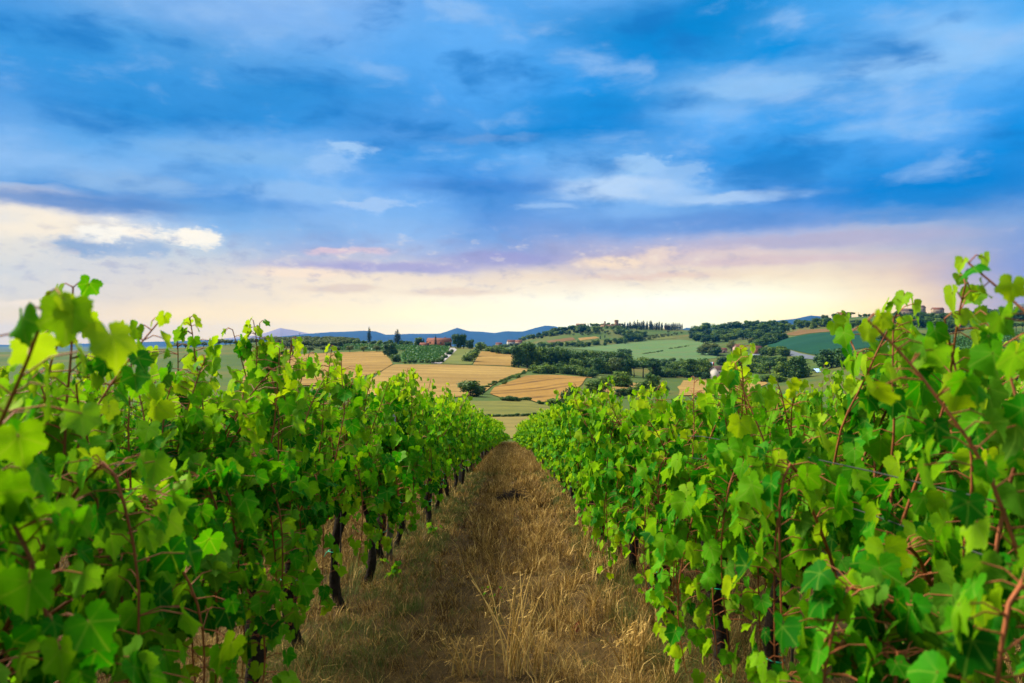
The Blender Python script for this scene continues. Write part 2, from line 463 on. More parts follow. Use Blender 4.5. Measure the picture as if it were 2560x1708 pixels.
M['yellow_leaf'] = leaf_material('yellow_leaf', [(0.0, (0.05, 0.08, 0.012)), (0.5, (0.10, 0.14, 0.018)), (1.0, (0.19, 0.20, 0.03))], (0.1, 0.12, 0.03), 0.25, (1.2, 1.1, 0.5))
M['olive_leaf'] = leaf_material('olive_leaf', [(0.0, (0.025, 0.055, 0.006)), (0.5, (0.085, 0.125, 0.014)), (1.0, (0.22, 0.26, 0.045))], (0.13, 0.16, 0.09), 0.2, (1.2, 1.1, 0.6))
M['cypress_leaf'] = leaf_material('cypress_leaf', [(0.0, (0.006, 0.022, 0.010)), (0.5, (0.012, 0.036, 0.013)), (1.0, (0.026, 0.055, 0.018))], (0.02, 0.04, 0.015), 0.12, (1.2, 1.1, 0.5))
M['bark'] = plain('bark', (0.028, 0.020, 0.014), 0.95, 0.55, 14, 1.0, 0.1)
M['tree_bark'] = plain('tree_bark', (0.07, 0.05, 0.035), 0.95, 0.4, 2)
M['cane'] = plain('cane', (0.26, 0.075, 0.022), 0.6, 0.45, 9)
M['stake'] = plain('stake', (0.05, 0.04, 0.035), 0.7, 0.3, 12)
M['tie'] = plain('tie', (0.02, 0.42, 0.22), 0.5, 0.1, 8)
M['post'] = plain('post', (0.20, 0.18, 0.16), 0.8, 0.35, 12, 0.6)
M['wire'] = plain('wire', (0.04, 0.04, 0.035), 0.5, 0.2, 8)
M['hose'] = plain('hose', (0.012, 0.035, 0.04), 0.45, 0.2, 8)


def straw_material(name, stops, trans=0.15):
    m, T = material(name)
    c = T.ramp(attr(T, 'tone'), stops)
    s1 = bsdf(T, c, 0.7, 0.15)
    tr = T.n('ShaderNodeBsdfTranslucent', {'Color': c})
    ms = T.n('ShaderNodeMixShader', {0: trans}); T.put(ms.inputs[1], s1); T.put(ms.inputs[2], tr.outputs[0])
    finish(T, ms.outputs[0]); return m


M['straw'] = straw_material('straw', [(0, (0.035, 0.017, 0.005)), (0.45, (0.155, 0.085, 0.018)), (0.75, (0.40, 0.24, 0.052)), (1, (0.72, 0.49, 0.15))])
M['green_blade'] = straw_material('green_blade', [(0, (0.05, 0.075, 0.012)), (0.5, (0.09, 0.125, 0.02)), (1, (0.17, 0.19, 0.04))], 0.25)


def soil_material():
    m, T = material('vineyard_soil')
    p = T.n('ShaderNodeTexCoord').outputs['Object']
    n = T.noise(p, 1.3, 6, 0.65); f = T.noise(p, 22, 5, 0.7)
    c = T.ramp(n, [(0.3, (0.032, 0.021, 0.006)), (0.5, (0.070, 0.043, 0.011)), (0.7, (0.13, 0.080, 0.020))])
    c = T.mix(T.rng(f, 0.45, 0.7), c, (0.045, 0.026, 0.010))
    nr = T.n('ShaderNodeBump', {'Strength': 0.9, 'Distance': 0.03, 'Height': f}).outputs[0]
    finish(T, bsdf(T, c, 0.95, 0.1, nr)); return m


def meadow_material():
    m, T = material('meadow')
    p = T.n('ShaderNodeTexCoord').outputs['Object']
    n = T.noise(p, 0.012, 6, 0.6); f = T.noise(p, 0.25, 6, 0.7)
    c = T.ramp(n, [(0.3, (0.022, 0.058, 0.005)), (0.48, (0.048, 0.080, 0.008)), (0.62, (0.10, 0.088, 0.014)), (0.75, (0.17, 0.105, 0.022))])
    c = T.mix(T.rng(f, 0.4, 0.7, 0, 0.7), c, (0.05, 0.07, 0.02))
    finish(T, bsdf(T, c, 0.95, 0.1)); return m


def field_material(name, ca, cb, cc, ang, period, line=0.5, wob=6.0):
    """a worked field: furrow or swath lines at an angle (degrees from +Y), a colour that drifts"""
    m, T = material(name)
    p = T.n('ShaderNodeTexCoord').outputs['Object']
    n = T.noise(p, 0.02, 5, 0.6); f = T.noise(p, 0.5, 6, 0.7)
    c = T.mix(T.rng(n, 0.35, 0.65), ca, cb)
    w = T.vm('ADD', p, T.vm('MULTIPLY', T.noise(p, 0.012, 3, 0.5, 1), (wob * 3, wob * 3, 0)))
    a = R(ang)
    d = T.vm('DOT_PRODUCT', w, (math.cos(a), -math.sin(a), 0), 1)
    s = T.m('SINE', T.m('MULTIPLY', d, 2 * PI / period))
    s2 = T.m('SINE', T.m('MULTIPLY', d, 2 * PI / (period * 2.7)))
    s = T.m('ADD', T.m('MULTIPLY', s, 0.6), T.m('MULTIPLY', s2, 0.5))
    k = T.m('MULTIPLY', T.rng(s, 0.0, 0.9), T.rng(T.noise(p, 0.06, 4, 0.6), 0.3, 0.6))
    c = T.mix(T.m('MULTIPLY', k, line), c, cc)
    c = T.mix(T.rng(f, 0.35, 0.75, 0, 0.55), c, cc)
    tl = T.m('ABSOLUTE', T.m('SINE', T.m('MULTIPLY', d, PI / (period * 3.1))))            # tractor lines
    c = T.mix(T.rng(tl, 0.10, 0.02, 0, 0.55), c, cc)
    c = T.mix(T.rng(T.noise(p, 0.05, 5, 0.65), 0.55, 0.75, 0, 0.45), c, tuple(.55 * q for q in cb))
    finish(T, bsdf(T, c, 0.95, 0.1)); return m


GOLD = ((0.225, 0.132, 0.026), (0.30, 0.185, 0.042), (0.10, 0.056, 0.011))
M['stubble_a'] = field_material('stubble_a', *GOLD, 66, 9.0, 0.8)
M['stubble_b'] = field_material('stubble_b', (0.225, 0.122, 0.020), (0.30, 0.168, 0.034), (0.085, 0.043, 0.008), 34, 6.5, 1.0)
M['stubble_c'] = field_material('stubble_c', *GOLD, 75, 9.0, 0.8)
M['stubble_d'] = field_material('stubble_d', (0.225, 0.138, 0.032), (0.31, 0.20, 0.050), (0.115, 0.067, 0.014), 80, 9.0, 0.8)
M['green_stubble'] = field_material('green_stubble', (0.105, 0.112, 0.018), (0.17, 0.145, 0.026), (0.05, 0.058, 0.011), 84, 4.0, 0.8)
M['pale_stubble'] = field_material('pale_stubble', (0.20, 0.145, 0.036), (0.155, 0.135, 0.030), (0.09, 0.075, 0.018), 86, 3.0, 0.7)
M['clover'] = field_material('clover', (0.045, 0.125, 0.036), (0.070, 0.14, 0.036), (0.12, 0.105, 0.034), 60, 16.0, 0.55)
M['teal_crop'] = field_material('teal_crop', (0.005, 0.042, 0.020), (0.008, 0.052, 0.020), (0.003, 0.028, 0.013), 82, 6.0, 0.6, 2.0)
M['grass_plot'] = field_material('grass_plot', (0.095, 0.11, 0.018), (0.14, 0.14, 0.026), (0.06, 0.075, 0.014), 20, 5.0)
M['vine_floor'] = field_material('vine_floor', (0.05, 0.12, 0.02), (0.07, 0.14, 0.024), (0.03, 0.07, 0.015), 30, 3.0, 0.3)
M['soil_strip'] = field_material('soil_strip', (0.13, 0.065, 0.018), (0.16, 0.085, 0.024), (0.06, 0.05, 0.012), 80, 6.0)
M['soil'] = soil_material()
M['meadow'] = meadow_material()
M['road'] = plain('road', (0.27, 0.24, 0.22), 0.9, 0.12, 0.3)
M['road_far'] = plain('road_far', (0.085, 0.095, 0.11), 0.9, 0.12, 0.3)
M['forest_hill'] = plain('forest_hill', (0.010, 0.026, 0.030), 1.0, 0.35, 0.004)
M['rock_hill'] = plain('rock_hill', (0.24, 0.17, 0.13), 1.0, 0.2, 0.002)
M['brick'] = plain('brick', (0.27, 0.10, 0.05), 0.9, 0.25, 0.9, 0.2)
M['stone'] = plain('stone', (0.25, 0.14, 0.075), 0.9, 0.25, 0.8, 0.2)
M['plaster'] = plain('plaster', (0.40, 0.36, 0.30), 0.9, 0.08, 0.9)
M['cream_plaster'] = plain('cream_plaster', (0.28, 0.20, 0.13), 0.9, 0.12, 0.9)
M['pink_plaster'] = plain('pink_plaster', (0.36, 0.23, 0.16), 0.9, 0.15, 0.9)
M['roof_tile'] = plain('roof_tile', (0.20, 0.075, 0.042), 0.9, 0.35, 1.6)
M['old_tile'] = plain('old_tile', (0.15, 0.085, 0.06), 0.9, 0.35, 1.6)
M['sheet_roof'] = plain('sheet_roof', (0.22, 0.24, 0.27), 0.6, 0.1, 1.0)
M['window'] = plain('window', (0.025, 0.022, 0.02), 0.3, 0.2, 2.0, 0, 0.5)
M['red_paint'] = plain('red_paint', (0.45, 0.02, 0.03), 0.5, 0.1)
M['blue_paint'] = plain('blue_paint', (0.03, 0.12, 0.45), 0.5, 0.1)
M['white_paint'] = plain('white_paint', (0.75, 0.75, 0.75), 0.5, 0.05)
M['pale_blue'] = plain('pale_blue', (0.35, 0.5, 0.75), 0.5, 0.1)

# ------------------------------------------------------------------ ground sheet and far hills

def build_ground():
    rr = np.concatenate([np.linspace(0.4, 3, 6), np.exp(np.linspace(math.log(4), math.log(3000), 210)), np.exp(np.linspace(math.log(3200), math.log(FAR), 12))])
    az = np.concatenate([np.linspace(-PI, -0.8, 40)[:-1], np.linspace(-0.8, 0.8, 230), np.linspace(0.8, PI, 40)[1:-1]])
    na, nr = len(az), len(rr)
    A, Rr = np.meshgrid(az, rr)
    X = Rr * np.sin(A); Y = Rr * np.cos(A); Z = H(X, Y)
    V = np.stack([X, Y, Z], -1).reshape(-1, 3)
    i, j = np.meshgrid(np.arange(nr - 1), np.arange(na), indexing='ij'); i = i.ravel(); j = j.ravel(); j2 = (j + 1) % na
    q = np.stack([i * na + j, i * na + j2, (i + 1) * na + j2, (i + 1) * na + j], 1)[:, ::-1]
    b = MB()
    rm = (rr[i] + rr[i + 1]) / 2
    sel = rm < 82
    b.add(V, q[sel])
    qs = q[~sel]; b.Q.append(qs); b.qm.append(np.full(len(qs), 1))
    jj = np.arange(na); b.add([(0, 0, h1(0, 0))], None, None)
    b.T.append(np.stack([np.full(na, len(V)), (jj + 1) % na, jj], 1)); b.tm.append(np.zeros(na, int))
    o = link('ground', b.mesh('ground', [M['soil'], M['meadow']], True)); tag(o, kind='structure')
    return V[:, 2].min()


GMIN = build_ground()


def smooth_noise(x, seed, octs=4, base=1.0):
    rg = np.random.default_rng(seed); s = 0; amp = 1
    for k in range(octs):
        for _ in range(2):
            s = s + amp * np.sin(x * base * (2 ** k) * rg.uniform(0.7, 1.3) + rg.uniform(0, 6.28))
        amp *= 0.5
    return s / 4


def hill(name, ridge, d, depth, mat, seed, rough):
    """a far ridge with its own distance and depth: a mound whose crest follows the skyline"""
    ridge = np.array(ridge, float)
    Xs = np.linspace(ridge[0, 0], ridge[-1, 0], 260)
    Ys = np.interp(Xs, ridge[:, 0], ridge[:, 1]) - rough * smooth_noise(Xs * 0.05, seed, 5)
    crest = (854 - Ys) / F * d + EYE
    ts = np.linspace(-1, 1, 41)
    V = []
    for t in ts:
        dd = d + t * depth
        prof = (0.5 + 0.5 * np.cos(PI * t)) ** 0.8
        nz = smooth_noise(Xs * 0.03 + t * 3, seed + 5, 4) * 0.12 * (1 - abs(t)) * (1 if abs(t) > 0.05 else 0)
        z = -48 + (crest + 48) * np.clip(prof + nz * (1 - prof) * 3, 0, 1)
        V.append(np.stack([(Xs - 1280) / F * dd, np.full_like(Xs, dd), z], 1))
    V = np.concatenate(V); n = len(Xs)
    i, j = np.meshgrid(np.arange(40), np.arange(n - 1), indexing='ij'); i = i.ravel(); j = j.ravel()
    b = MB(); b.add(V, np.stack([i * n + j, i * n + j + 1, (i + 1) * n + j + 1, (i + 1) * n + j], 1))
    tag(link(name, b.mesh(name, mat, True)), kind='structure')


hill('hills', [(-700, 872), (100, 862), (450, 853), (600, 848), (676, 845), (771, 834), (825, 831), (908, 827), (938, 828), (965, 837), (1027, 835), (1099, 834), (1125, 826), (1143, 820),
               (1170, 828), (1200, 829), (1236, 833), (1263, 828), (1307, 829), (1340, 820), (1365, 814), (1389, 816), (1407, 823), (1450, 838), (1500, 846)], 8000, 1300, M['forest_hill'], 3, 0.8)
hill('mountain', [(560, 846), (640, 839), (671, 830), (700, 820), (730, 825), (768, 833), (830, 843), (900, 849)], 11600, 900, M['rock_hill'], 9, 0.5)
hill('hills', [(1650, 846), (1715, 820), (1780, 819), (1850, 814), (1900, 806), (1990, 797), (2027, 789), (2055, 791), (2120, 806), (2200, 830)], 6500, 900, M['forest_hill'], 13, 0.6)

# ------------------------------------------------------------------ fields, roads: sheets laid over the ground
def drape(name, pts, mat, lift, spacing=None, world=False):
    P = [ground(*p) if not world else Vector((p[0], p[1], 0)) for p in pts]
    xy = np.array([(p.x, p.y) for p in P])
    size = max(np.ptp(xy[:, 0]), np.ptp(xy[:, 1])); s = spacing or max(4.0, size / 45)
    bd = []
    for a, b in zip(xy, np.roll(xy, -1, 0)):
        k = max(1, int(np.linalg.norm(b - a) / s)); bd += [a + (b - a) * i / k for i in range(k)]
    bd = np.array(bd); n = len(bd)
    th = np.arange(n) * s
    bd = bd + np.stack([smooth_noise(th * .03, 3 + n, 2), smooth_noise(th * .03, 5 + n, 2)], 1) * min(1.6, size * .008)
    gx, gy = np.meshgrid(np.arange(xy[:, 0].min(), xy[:, 0].max(), s), np.arange(xy[:, 1].min(), xy[:, 1].max(), s))
    g = np.stack([gx.ravel(), gy.ravel()], 1)
    inside = np.zeros(len(g), bool); dmin = np.full(len(g), 1e9)
    for a, b in zip(bd, np.roll(bd, -1, 0)):
        c = (a[1] > g[:, 1]) != (b[1] > g[:, 1])
        with np.errstate(divide='ignore', invalid='ignore'):
            xi = (b[0] - a[0]) * (g[:, 1] - a[1]) / (b[1] - a[1] + 1e-12) + a[0]
        inside ^= c & (g[:, 0] < xi)
        dmin = np.minimum(dmin, np.hypot(*(g - a).T))
    g = g[inside & (dmin > s * 0.45)]
    vs = [Vector(p) for p in np.vstack([bd, g])]
    vo, _, fo, *_r = delaunay_2d_cdt(vs, [(i, (i + 1) % n) for i in range(n)], [], 1, 1e-4)
    X = np.array([v.x for v in vo]); Y = np.array([v.y for v in vo]); Z = H(X, Y) + lift
    t = []
    for f in fo:
        a, b, c = f[:3]
        if (X[b] - X[a]) * (Y[c] - Y[a]) - (X[c] - X[a]) * (Y[b] - Y[a]) < 0: f = [a, c, b]
        t.append(f[:3])
    b = MB(); b.add(np.stack([X, Y, Z], 1), None, t)
    o = link(name, b.mesh(name, mat, True)); tag(o, kind='structure')
    return o


def strip(name, pts, width, mat, lift):
    P = [ground(*p) for p in pts]
    L = np.array([(p.x, p.y) for p in P]); t = np.linspace(0, len(L) - 1, len(L) * 8)
    c = np.stack([np.interp(t, np.arange(len(L)), L[:, 0]), np.interp(t, np.arange(len(L)), L[:, 1])], 1)
    tg = np.gradient(c, axis=0); tg /= np.linalg.norm(tg, axis=1)[:, None]
    nr = np.stack([tg[:, 1], -tg[:, 0]], 1)
    V = []
    for s in (-0.5, 0.5):
        e = c + nr * width * s
        V.append(np.stack([e[:, 0], e[:, 1], H(e[:, 0], e[:, 1]) + lift], 1))
    n = len(c); i = np.arange(n - 1)
    b = MB(); b.add(np.concatenate(V), np.stack([i, i + n, i + n + 1, i + 1], 1))
    tag(link(name, b.mesh(name, mat, True)), kind='structure')


drape('stubble_field', [(610, 893), (700, 889), (860, 881), (958, 879), (975, 900), (984, 911), (940, 935), (800, 965), (610, 965)], M['stubble_a'], .25)
drape('stubble_field', [(988, 912), (1100, 912), (1200, 915), (1300, 920), (1330, 924), (1310, 932), (1225, 966), (1180, 992), (1050, 1000), (880, 985), (945, 936)], M['stubble_d'], .22)
drape('stubble_field', [(1203, 879), (1230, 880), (1284, 889), (1292, 917), (1182, 913)], M['stubble_c'], .25)
drape('grass_plot', [(1135, 872), (1200, 874), (1200, 880), (1180, 912), (1100, 910)], M['grass_plot'], .25)
drape('stubble_field', [(1228, 986), (1240, 969), (1312, 941), (1400, 939), (1481, 945), (1455, 962), (1405, 1000), (1338, 1007), (1315, 995), (1265, 998)], M['stubble_b'], .2)
drape('stubble_field', [(1445, 1005), (1500, 977), (1560, 963), (1600, 957), (1625, 965), (1500, 1012), (1440, 1030)], M['stubble_d'], .2)
drape('stubble_field', [(1705, 952), (1830, 945), (1895, 944), (1914, 960), (1880, 990), (1690, 990)], M['stubble_d'], .22)
drape('green_field', [(1000, 1012), (1250, 1004), (1318, 1000), (1340, 1010), (1400, 1022), (1410, 1032), (1270, 1040), (1000, 1044)], M['green_stubble'], .12, 3)
drape('pale_field', [(900, 1049), (1260, 1044), (1420, 1040), (1450, 1098), (1290, 1098), (900, 1098)], M['pale_stubble'], .1, 3)
drape('clover_field', [(1425, 872), (1500, 866), (1560, 859), (1640, 852), (1700, 850), (1760, 856), (1748, 880), (1800, 886), (1790, 896), (1700, 902), (1640, 907), (1575, 900), (1560, 884)], M['clover'], .3)
drape('teal_field', [(1905, 852), (2000, 840), (2120, 830), (2205, 827), (2240, 850), (2180, 868), (2045, 889), (1960, 873)], M['teal_crop'], .3)
drape('vineyard_floor', [(2325, 857), (2400, 848), (2560, 835), (2720, 832), (2760, 915), (2470, 916), (2380, 892)], M['vine_floor'], .2)
drape('stubble_field', [(2300, 955), (2480, 944), (2760, 938), (2760, 985), (2300, 990)], M['stubble_d'], .2)
drape('soil_strip', [(1958, 836), (2000, 826), (2090, 822), (2195, 823), (2200, 826), (2100, 829), (1990, 840)], M['soil_strip'], .3)
drape('stubble_field', [(1365, 853), (1400, 848), (1432, 844), (1440, 850), (1400, 856), (1372, 858)], M['soil_strip'], .35)
drape('stubble_field', [(1445, 846), (1490, 842), (1500, 846), (1450, 852)], M['stubble_d'], .35)
drape('vineyard_floor', [(1000, 890), (1030, 869), (1090, 867), (1128, 871), (1090, 906), (1005, 906)], M['vine_floor'], .24)
drape('grass_plot', [(1600, 846), (1660, 834), (1690, 846), (1640, 850)], M['grass_plot'], .35)
strip('road', [(1090, 910), (1112, 894), (1122, 885), (1133, 876), (1127, 871)], 5.0, M['road'], .35)
strip('road', [(1955, 878), (1985, 887), (2020, 894), (2050, 897)], 7.0, M['road_far'], .35)

# ------------------------------------------------------------------ haze
def build_haze(dens):
    m = bpy.data.materials.new('haze'); m.use_nodes = True
    T = NT(m.node_tree)
    pv = T.n('ShaderNodeVolumePrincipled', {'Color': HAZE_COL, 'Density': dens, 'Anisotropy': 0.0})
    pv.inputs['Density Attribute'].default_value = ''
    o = T.n('ShaderNodeOutputMaterial'); T.t.links.new(pv.outputs[0], o.inputs['Volume'])
    m.cycles.homogeneous_volume = True
    b = MB(); e = FAR + 200
    b.box(-e, e, -e, e, GMIN - 1, HAZE_TOP)
    ob = link('haze', b.mesh('haze', m)); tag(ob, kind='stuff')


build_haze(HAZE)

# ------------------------------------------------------------------ grape leaves
def leaf_template(kind):
    """outline of a five-lobed toothed vine leaf around the stalk joint, tip along +y"""
    if kind == 'fine':
        ang = np.linspace(-168, 168, 43)
    elif kind == 'mid':
        ang = np.array([-165, -125, -100, -82, -55, -28, 0, 28, 55, 82, 100, 125, 165.0])
    else:
        ang = np.array([-150, -95, -50, 0, 50, 95, 150.0])
    key = np.array([-180, -165, -130, -108, -82, -56, -29, 0, 29, 56, 82, 108, 130, 165, 180.0])
    rad = np.array([0.20, 0.42, 0.66, 0.76, 0.62, 0.92, 0.74, 1.08, 0.74, 0.92, 0.62, 0.76, 0.66, 0.42, 0.20])
    r = np.interp(ang, key, rad)
    if kind == 'fine': r = r * np.where(np.arange(len(ang)) % 2 == 0, 0.955, 1.05)
    if kind == 'low': r = r * 1.04
    a = np.radians(ang); k = len(ang)
    lobes = np.array([-108, -56, 0, 56, 108])
    vein = np.clip(1 - np.abs(ang[:, None] - lobes).min(1) / 12.0, 0, 1)
    O = np.stack([np.sin(a) * r, np.cos(a) * r], 1)
    if kind == 'fine':
        V = np.vstack([[0, 0], O * 0.52, O]); vn = np.concatenate([[1], vein, vein])
        i = np.arange(k - 1)
        t = np.stack([np.zeros(k - 1, int), 2 + i, 1 + i], 1)
        q = np.stack([1 + i, 2 + i, 2 + k + i, 1 + k + i], 1)
    else:
        V = np.vstack([[0, 0], O]); vn = np.concatenate([[1], vein]); i = np.arange(k - 1)
        t = np.stack([np.zeros(k - 1, int), 2 + i, 1 + i], 1); q = None
    return V, t, q, vn


LEAF = {k: leaf_template(k) for k in ('fine', 'mid', 'low')}


def add_leaves(b, rg, P, Nn, Tip, S, tone, kind):
    """many leaves: joint point, face normal, tip direction, size, tone"""
    V2, t, q, vn = LEAF[kind]
    n = len(P); k = len(V2)
    Nn = Nn / (np.linalg.norm(Nn, axis=1)[:, None] + 1e-9)
    Tip = Tip - (Tip * Nn).sum(1)[:, None] * Nn; Tip /= np.linalg.norm(Tip, axis=1)[:, None] + 1e-9
    Bx = np.cross(Tip, Nn)
    x = V2[:, 0][None] * rg.uniform(0.88, 1.12, n)[:, None]; y = np.repeat(V2[:, 1][None], n, 0)
    fold = rg.normal(0.16, 0.24, n)[:, None]; cup = rg.normal(-0.24, 0.20, n)[:, None]; tw = rg.normal(0, 0.28, n)[:, None]
    rip = rg.uniform(0, 6.28, n)[:, None]
    z = fold * np.abs(x) + cup * (y * np.abs(y) * 0.7 + 0.4 * x * x) + tw * x * y + 0.06 * np.sin(5.5 * x + 3 * y + rip)
    W = P[:, None] + S[:, None, None] * (x[..., None] * Bx[:, None] + y[..., None] * Tip[:, None] + z[..., None] * Nn[:, None])
    off = (np.arange(n) * k)[:, None, None]
    tr = (t[None] + off).reshape(-1, 3)
    qd = None if q is None else (q[None] + off).reshape(-1, 4)
    tn = np.repeat(tone, k) + rg.normal(0, 0.01, n * k)
    b.add(W.reshape(-1, 3), qd, tr, np.clip(tn, 0, 1), np.tile(vn, n))


def vine_meshes(seed, kind, low=0.55, top=1.85, dens=1.0, flop=0.25, tall=0, lf=1.0):
    """one grapevine: trunk, canes (shoots and leaf stalks), leaves. Row runs along local y, face sides are +-x"""
    rg = np.random.default_rng(seed)
    B = MB(); hc = 0.78
    k = 10 if kind == 'fine' else 6
    zz = np.linspace(-0.12, hc, 18)
    wob = np.stack([smooth_noise(zz * 3, seed + 1, 3), smooth_noise(zz * 3, seed + 2, 3), 0 * zz], 1) * 0.12
    pts = np.stack([0 * zz, 0 * zz, zz], 1) + wob - wob[1]
    rad = 0.038 * (1 + 0.42 * smooth_noise(zz * 13, seed + 3, 3)) * np.interp(zz, [-0.12, 0.1, 0.6, hc], [1.35, 1.0, 0.95, 1.15]) * rg.uniform(0.8, 1.2)
    B.tube(pts, rad, k)
    head = pts[-1]
    for sgn in (-1, 1):                                  # the two arms along the wire
        t = np.linspace(0, 1, 6)
        p = head + np.stack([0.03 * smooth_noise(t * 4, seed + 4 + sgn, 2), sgn * 0.52 * t, 0.07 * np.sin(t * 2.2)], 1)
        B.tube(p, np.interp(t, [0, 1], [0.036, 0.016]), 6)
    trunk = B
    C = MB(); L = MB()
    P, Nn, Tp, S, tn, ST = [], [], [], [], [], []
    ns = int(13 * dens)
    for s in range(ns + tall):
        is_tall = s >= ns
        y0 = rg.uniform(-0.55, 0.55) if is_tall else (-0.55 + 1.1 * (s + rg.uniform(0.1, 0.9)) / ns)
        base = np.array([rg.normal(0, 0.05), y0, hc + rg.uniform(-0.05, 0.1)])
        side = 1 if rg.random() < 0.5 else -1
        n = 15; t = np.linspace(0, 1, n)
        if not is_tall and rg.random() < flop:            # shoot that falls out of the wires and hangs
            ln = rg.uniform(0.5, 1.0); out = rg.uniform(0.20, 0.40) * side; up = rg.uniform(0.15, 0.6)
            x = out * np.sin(t * PI * 0.62) * 1.1
            z = up * np.sin(np.clip(t * 1.8, 0, 1) * PI * 0.5) - np.clip(t - 0.4, 0, 1) ** 1.4 * (up + base[2] - low) * 1.5
            y = rg.normal(0, 0.22) * t
        else:
            h = (top - base[2]) * rg.uniform(0.72, 1.02)
            if is_tall: h = (top - base[2]) + rg.uniform(-0.08, 0.03)
            bend = rg.normal(0, 0.15); ly = rg.normal(0, 0.22)
            x = (rg.normal(0, 0.10) + 0.16 * side * rg.random()) * np.sin(t * PI * 0.6) + bend * t ** 2.5
            y = ly * t ** 1.6; z = h * (t - 0.10 * t ** 3 * abs(bend) * 4)
        p = base + np.stack([x, y, z], 1)
        p += np.stack([smooth_noise(t * 9 + s, seed + 20 + s, 2), smooth_noise(t * 9 + s, seed + 50 + s, 2), 0 * t], 1) * 0.018
        if kind != 'low' or s % 2 == 0:
            C.tube(p, np.interp(t, [0, 1], [0.0062, 0.0024]) * (1 if kind == 'fine' else 1.2), 5 if kind == 'fine' else 3, rg.uniform(0, 1), caps=False)
        ln = np.linalg.norm(np.diff(p, axis=0), axis=1).sum()
        m = int(ln / 0.040) + 1
        tt = np.linspace(0.04, 1.0, m)
        for ti in tt:
            for rep in range(1 + (rg.random() < 0.62)):
                q = np.array([np.interp(ti, t, p[:, c]) for c in range(3)])
                if q[2] < low - 0.1: continue
                sx = side if rg.random() < 0.62 else -side
                a = rg.normal(0, 0.65)
                d = np.array([sx * math.cos(a), math.sin(a), rg.uniform(-0.1, 0.75)]); d /= np.linalg.norm(d)
                pl = rg.uniform(0.05, 0.13) * (0.5 if ti > 0.93 else 1)
                j = q + d * pl + np.array([0, 0, -0.01])
                yaw = rg.normal(0, 0.55)
                nx, ny = d[0] * math.cos(yaw) - d[1] * math.sin(yaw), d[0] * math.sin(yaw) + d[1] * math.cos(yaw)
                nn = np.array([nx, ny, rg.normal(0.26, 0.36)])
                tip = np.array([0.45 * nx + rg.normal(0, 0.3), 0.45 * ny + rg.normal(0, 0.35), -1.0 + rg.normal(0, 0.25)])
                young = np.clip((ti - 0.72) / 0.28, 0, 1)
                size = lf * rg.uniform(0.048, 0.080) * (1 - 0.38 * young ** 1.5)
                if rg.random() < 0.15: size *= 0.6
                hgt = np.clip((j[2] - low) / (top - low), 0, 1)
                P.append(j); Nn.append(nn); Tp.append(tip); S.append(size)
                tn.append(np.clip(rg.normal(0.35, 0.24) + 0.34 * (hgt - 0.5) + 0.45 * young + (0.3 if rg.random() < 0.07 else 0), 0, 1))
                ST.append((q, j))
    P = np.array(P); Nn = np.array(Nn); Tp = np.array(Tp); S = np.array(S); tn = np.array(tn)
    if kind == 'low': S = S * 1.08
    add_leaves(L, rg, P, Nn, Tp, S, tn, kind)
    if kind == 'fine':
        for (q, j) in ST:
            mid = (q + j) / 2 + np.array([0, 0, 0.012])
            C.tube(np.array([q, mid, j]), [0.0022, 0.0018, 0.0016], 3, 0.7, caps=False)
    sm = kind == 'fine'
    # a thin planting rod beside the trunk and a green tie
    K = MB(); K.tube([(0.02, 0.10, -0.1), (0.0, 0.085, 0.6), (0.0, 0.07, 0.95)], 0.006, 6)
    tie = MB(); th = np.linspace(0, 2 * PI, 15); zt = 0.30 + rg.uniform(0, .25)
    i = int(np.argmin(abs(zz - zt))); c0 = pts[i]
    tie.tube(np.stack([c0[0] + (rad[i] * 1.15 + .006) * np.cos(th), c0[1] + 0.02 + (rad[i] * 1.15 + .025) * np.sin(th), c0[2] + 0.003 * np.sin(th * 2)], 1), 0.0032, 4, caps=False)
    tie.tube([c0 + (rad[i], 0, 0), c0 + (rad[i] + .03, .01, -.02), c0 + (rad[i] + .045, .02, -.05)], 0.0028, 4)
    return dict(trunk=trunk.mesh('vine_trunk', M['bark'], True), canes=C.mesh('vine_canes', M['cane'], True), leaves=L.mesh('vine_leaves', M['vine_leaf'], sm),
                stake=K.mesh('stake', M['stake'], True), tie=tie.mesh('tie', M['tie'], True))


ORD = ['first', 'second', 'third', 'fourth', 'fifth', 'sixth', 'seventh', 'eighth', 'ninth', 'tenth', 'eleventh', 'twelfth', 'thirteenth', 'fourteenth', 'fifteenth',
       'sixteenth', 'seventeenth', 'eighteenth', 'nineteenth', 'twentieth']
TENS = {2: 'twenty', 3: 'thirty', 4: 'forty', 5: 'fifty', 6: 'sixty', 7: 'seventy'}
TENTH = {3: 'thirtieth', 4: 'fortieth', 5: 'fiftieth', 6: 'sixtieth', 7: 'seventieth'}


def ordinal(n):
    if n <= 20: return ORD[n - 1]
    t, u = divmod(n, 10)
    return TENTH[t] if u == 0 else TENS[t] + '-' + ORD[u - 1]


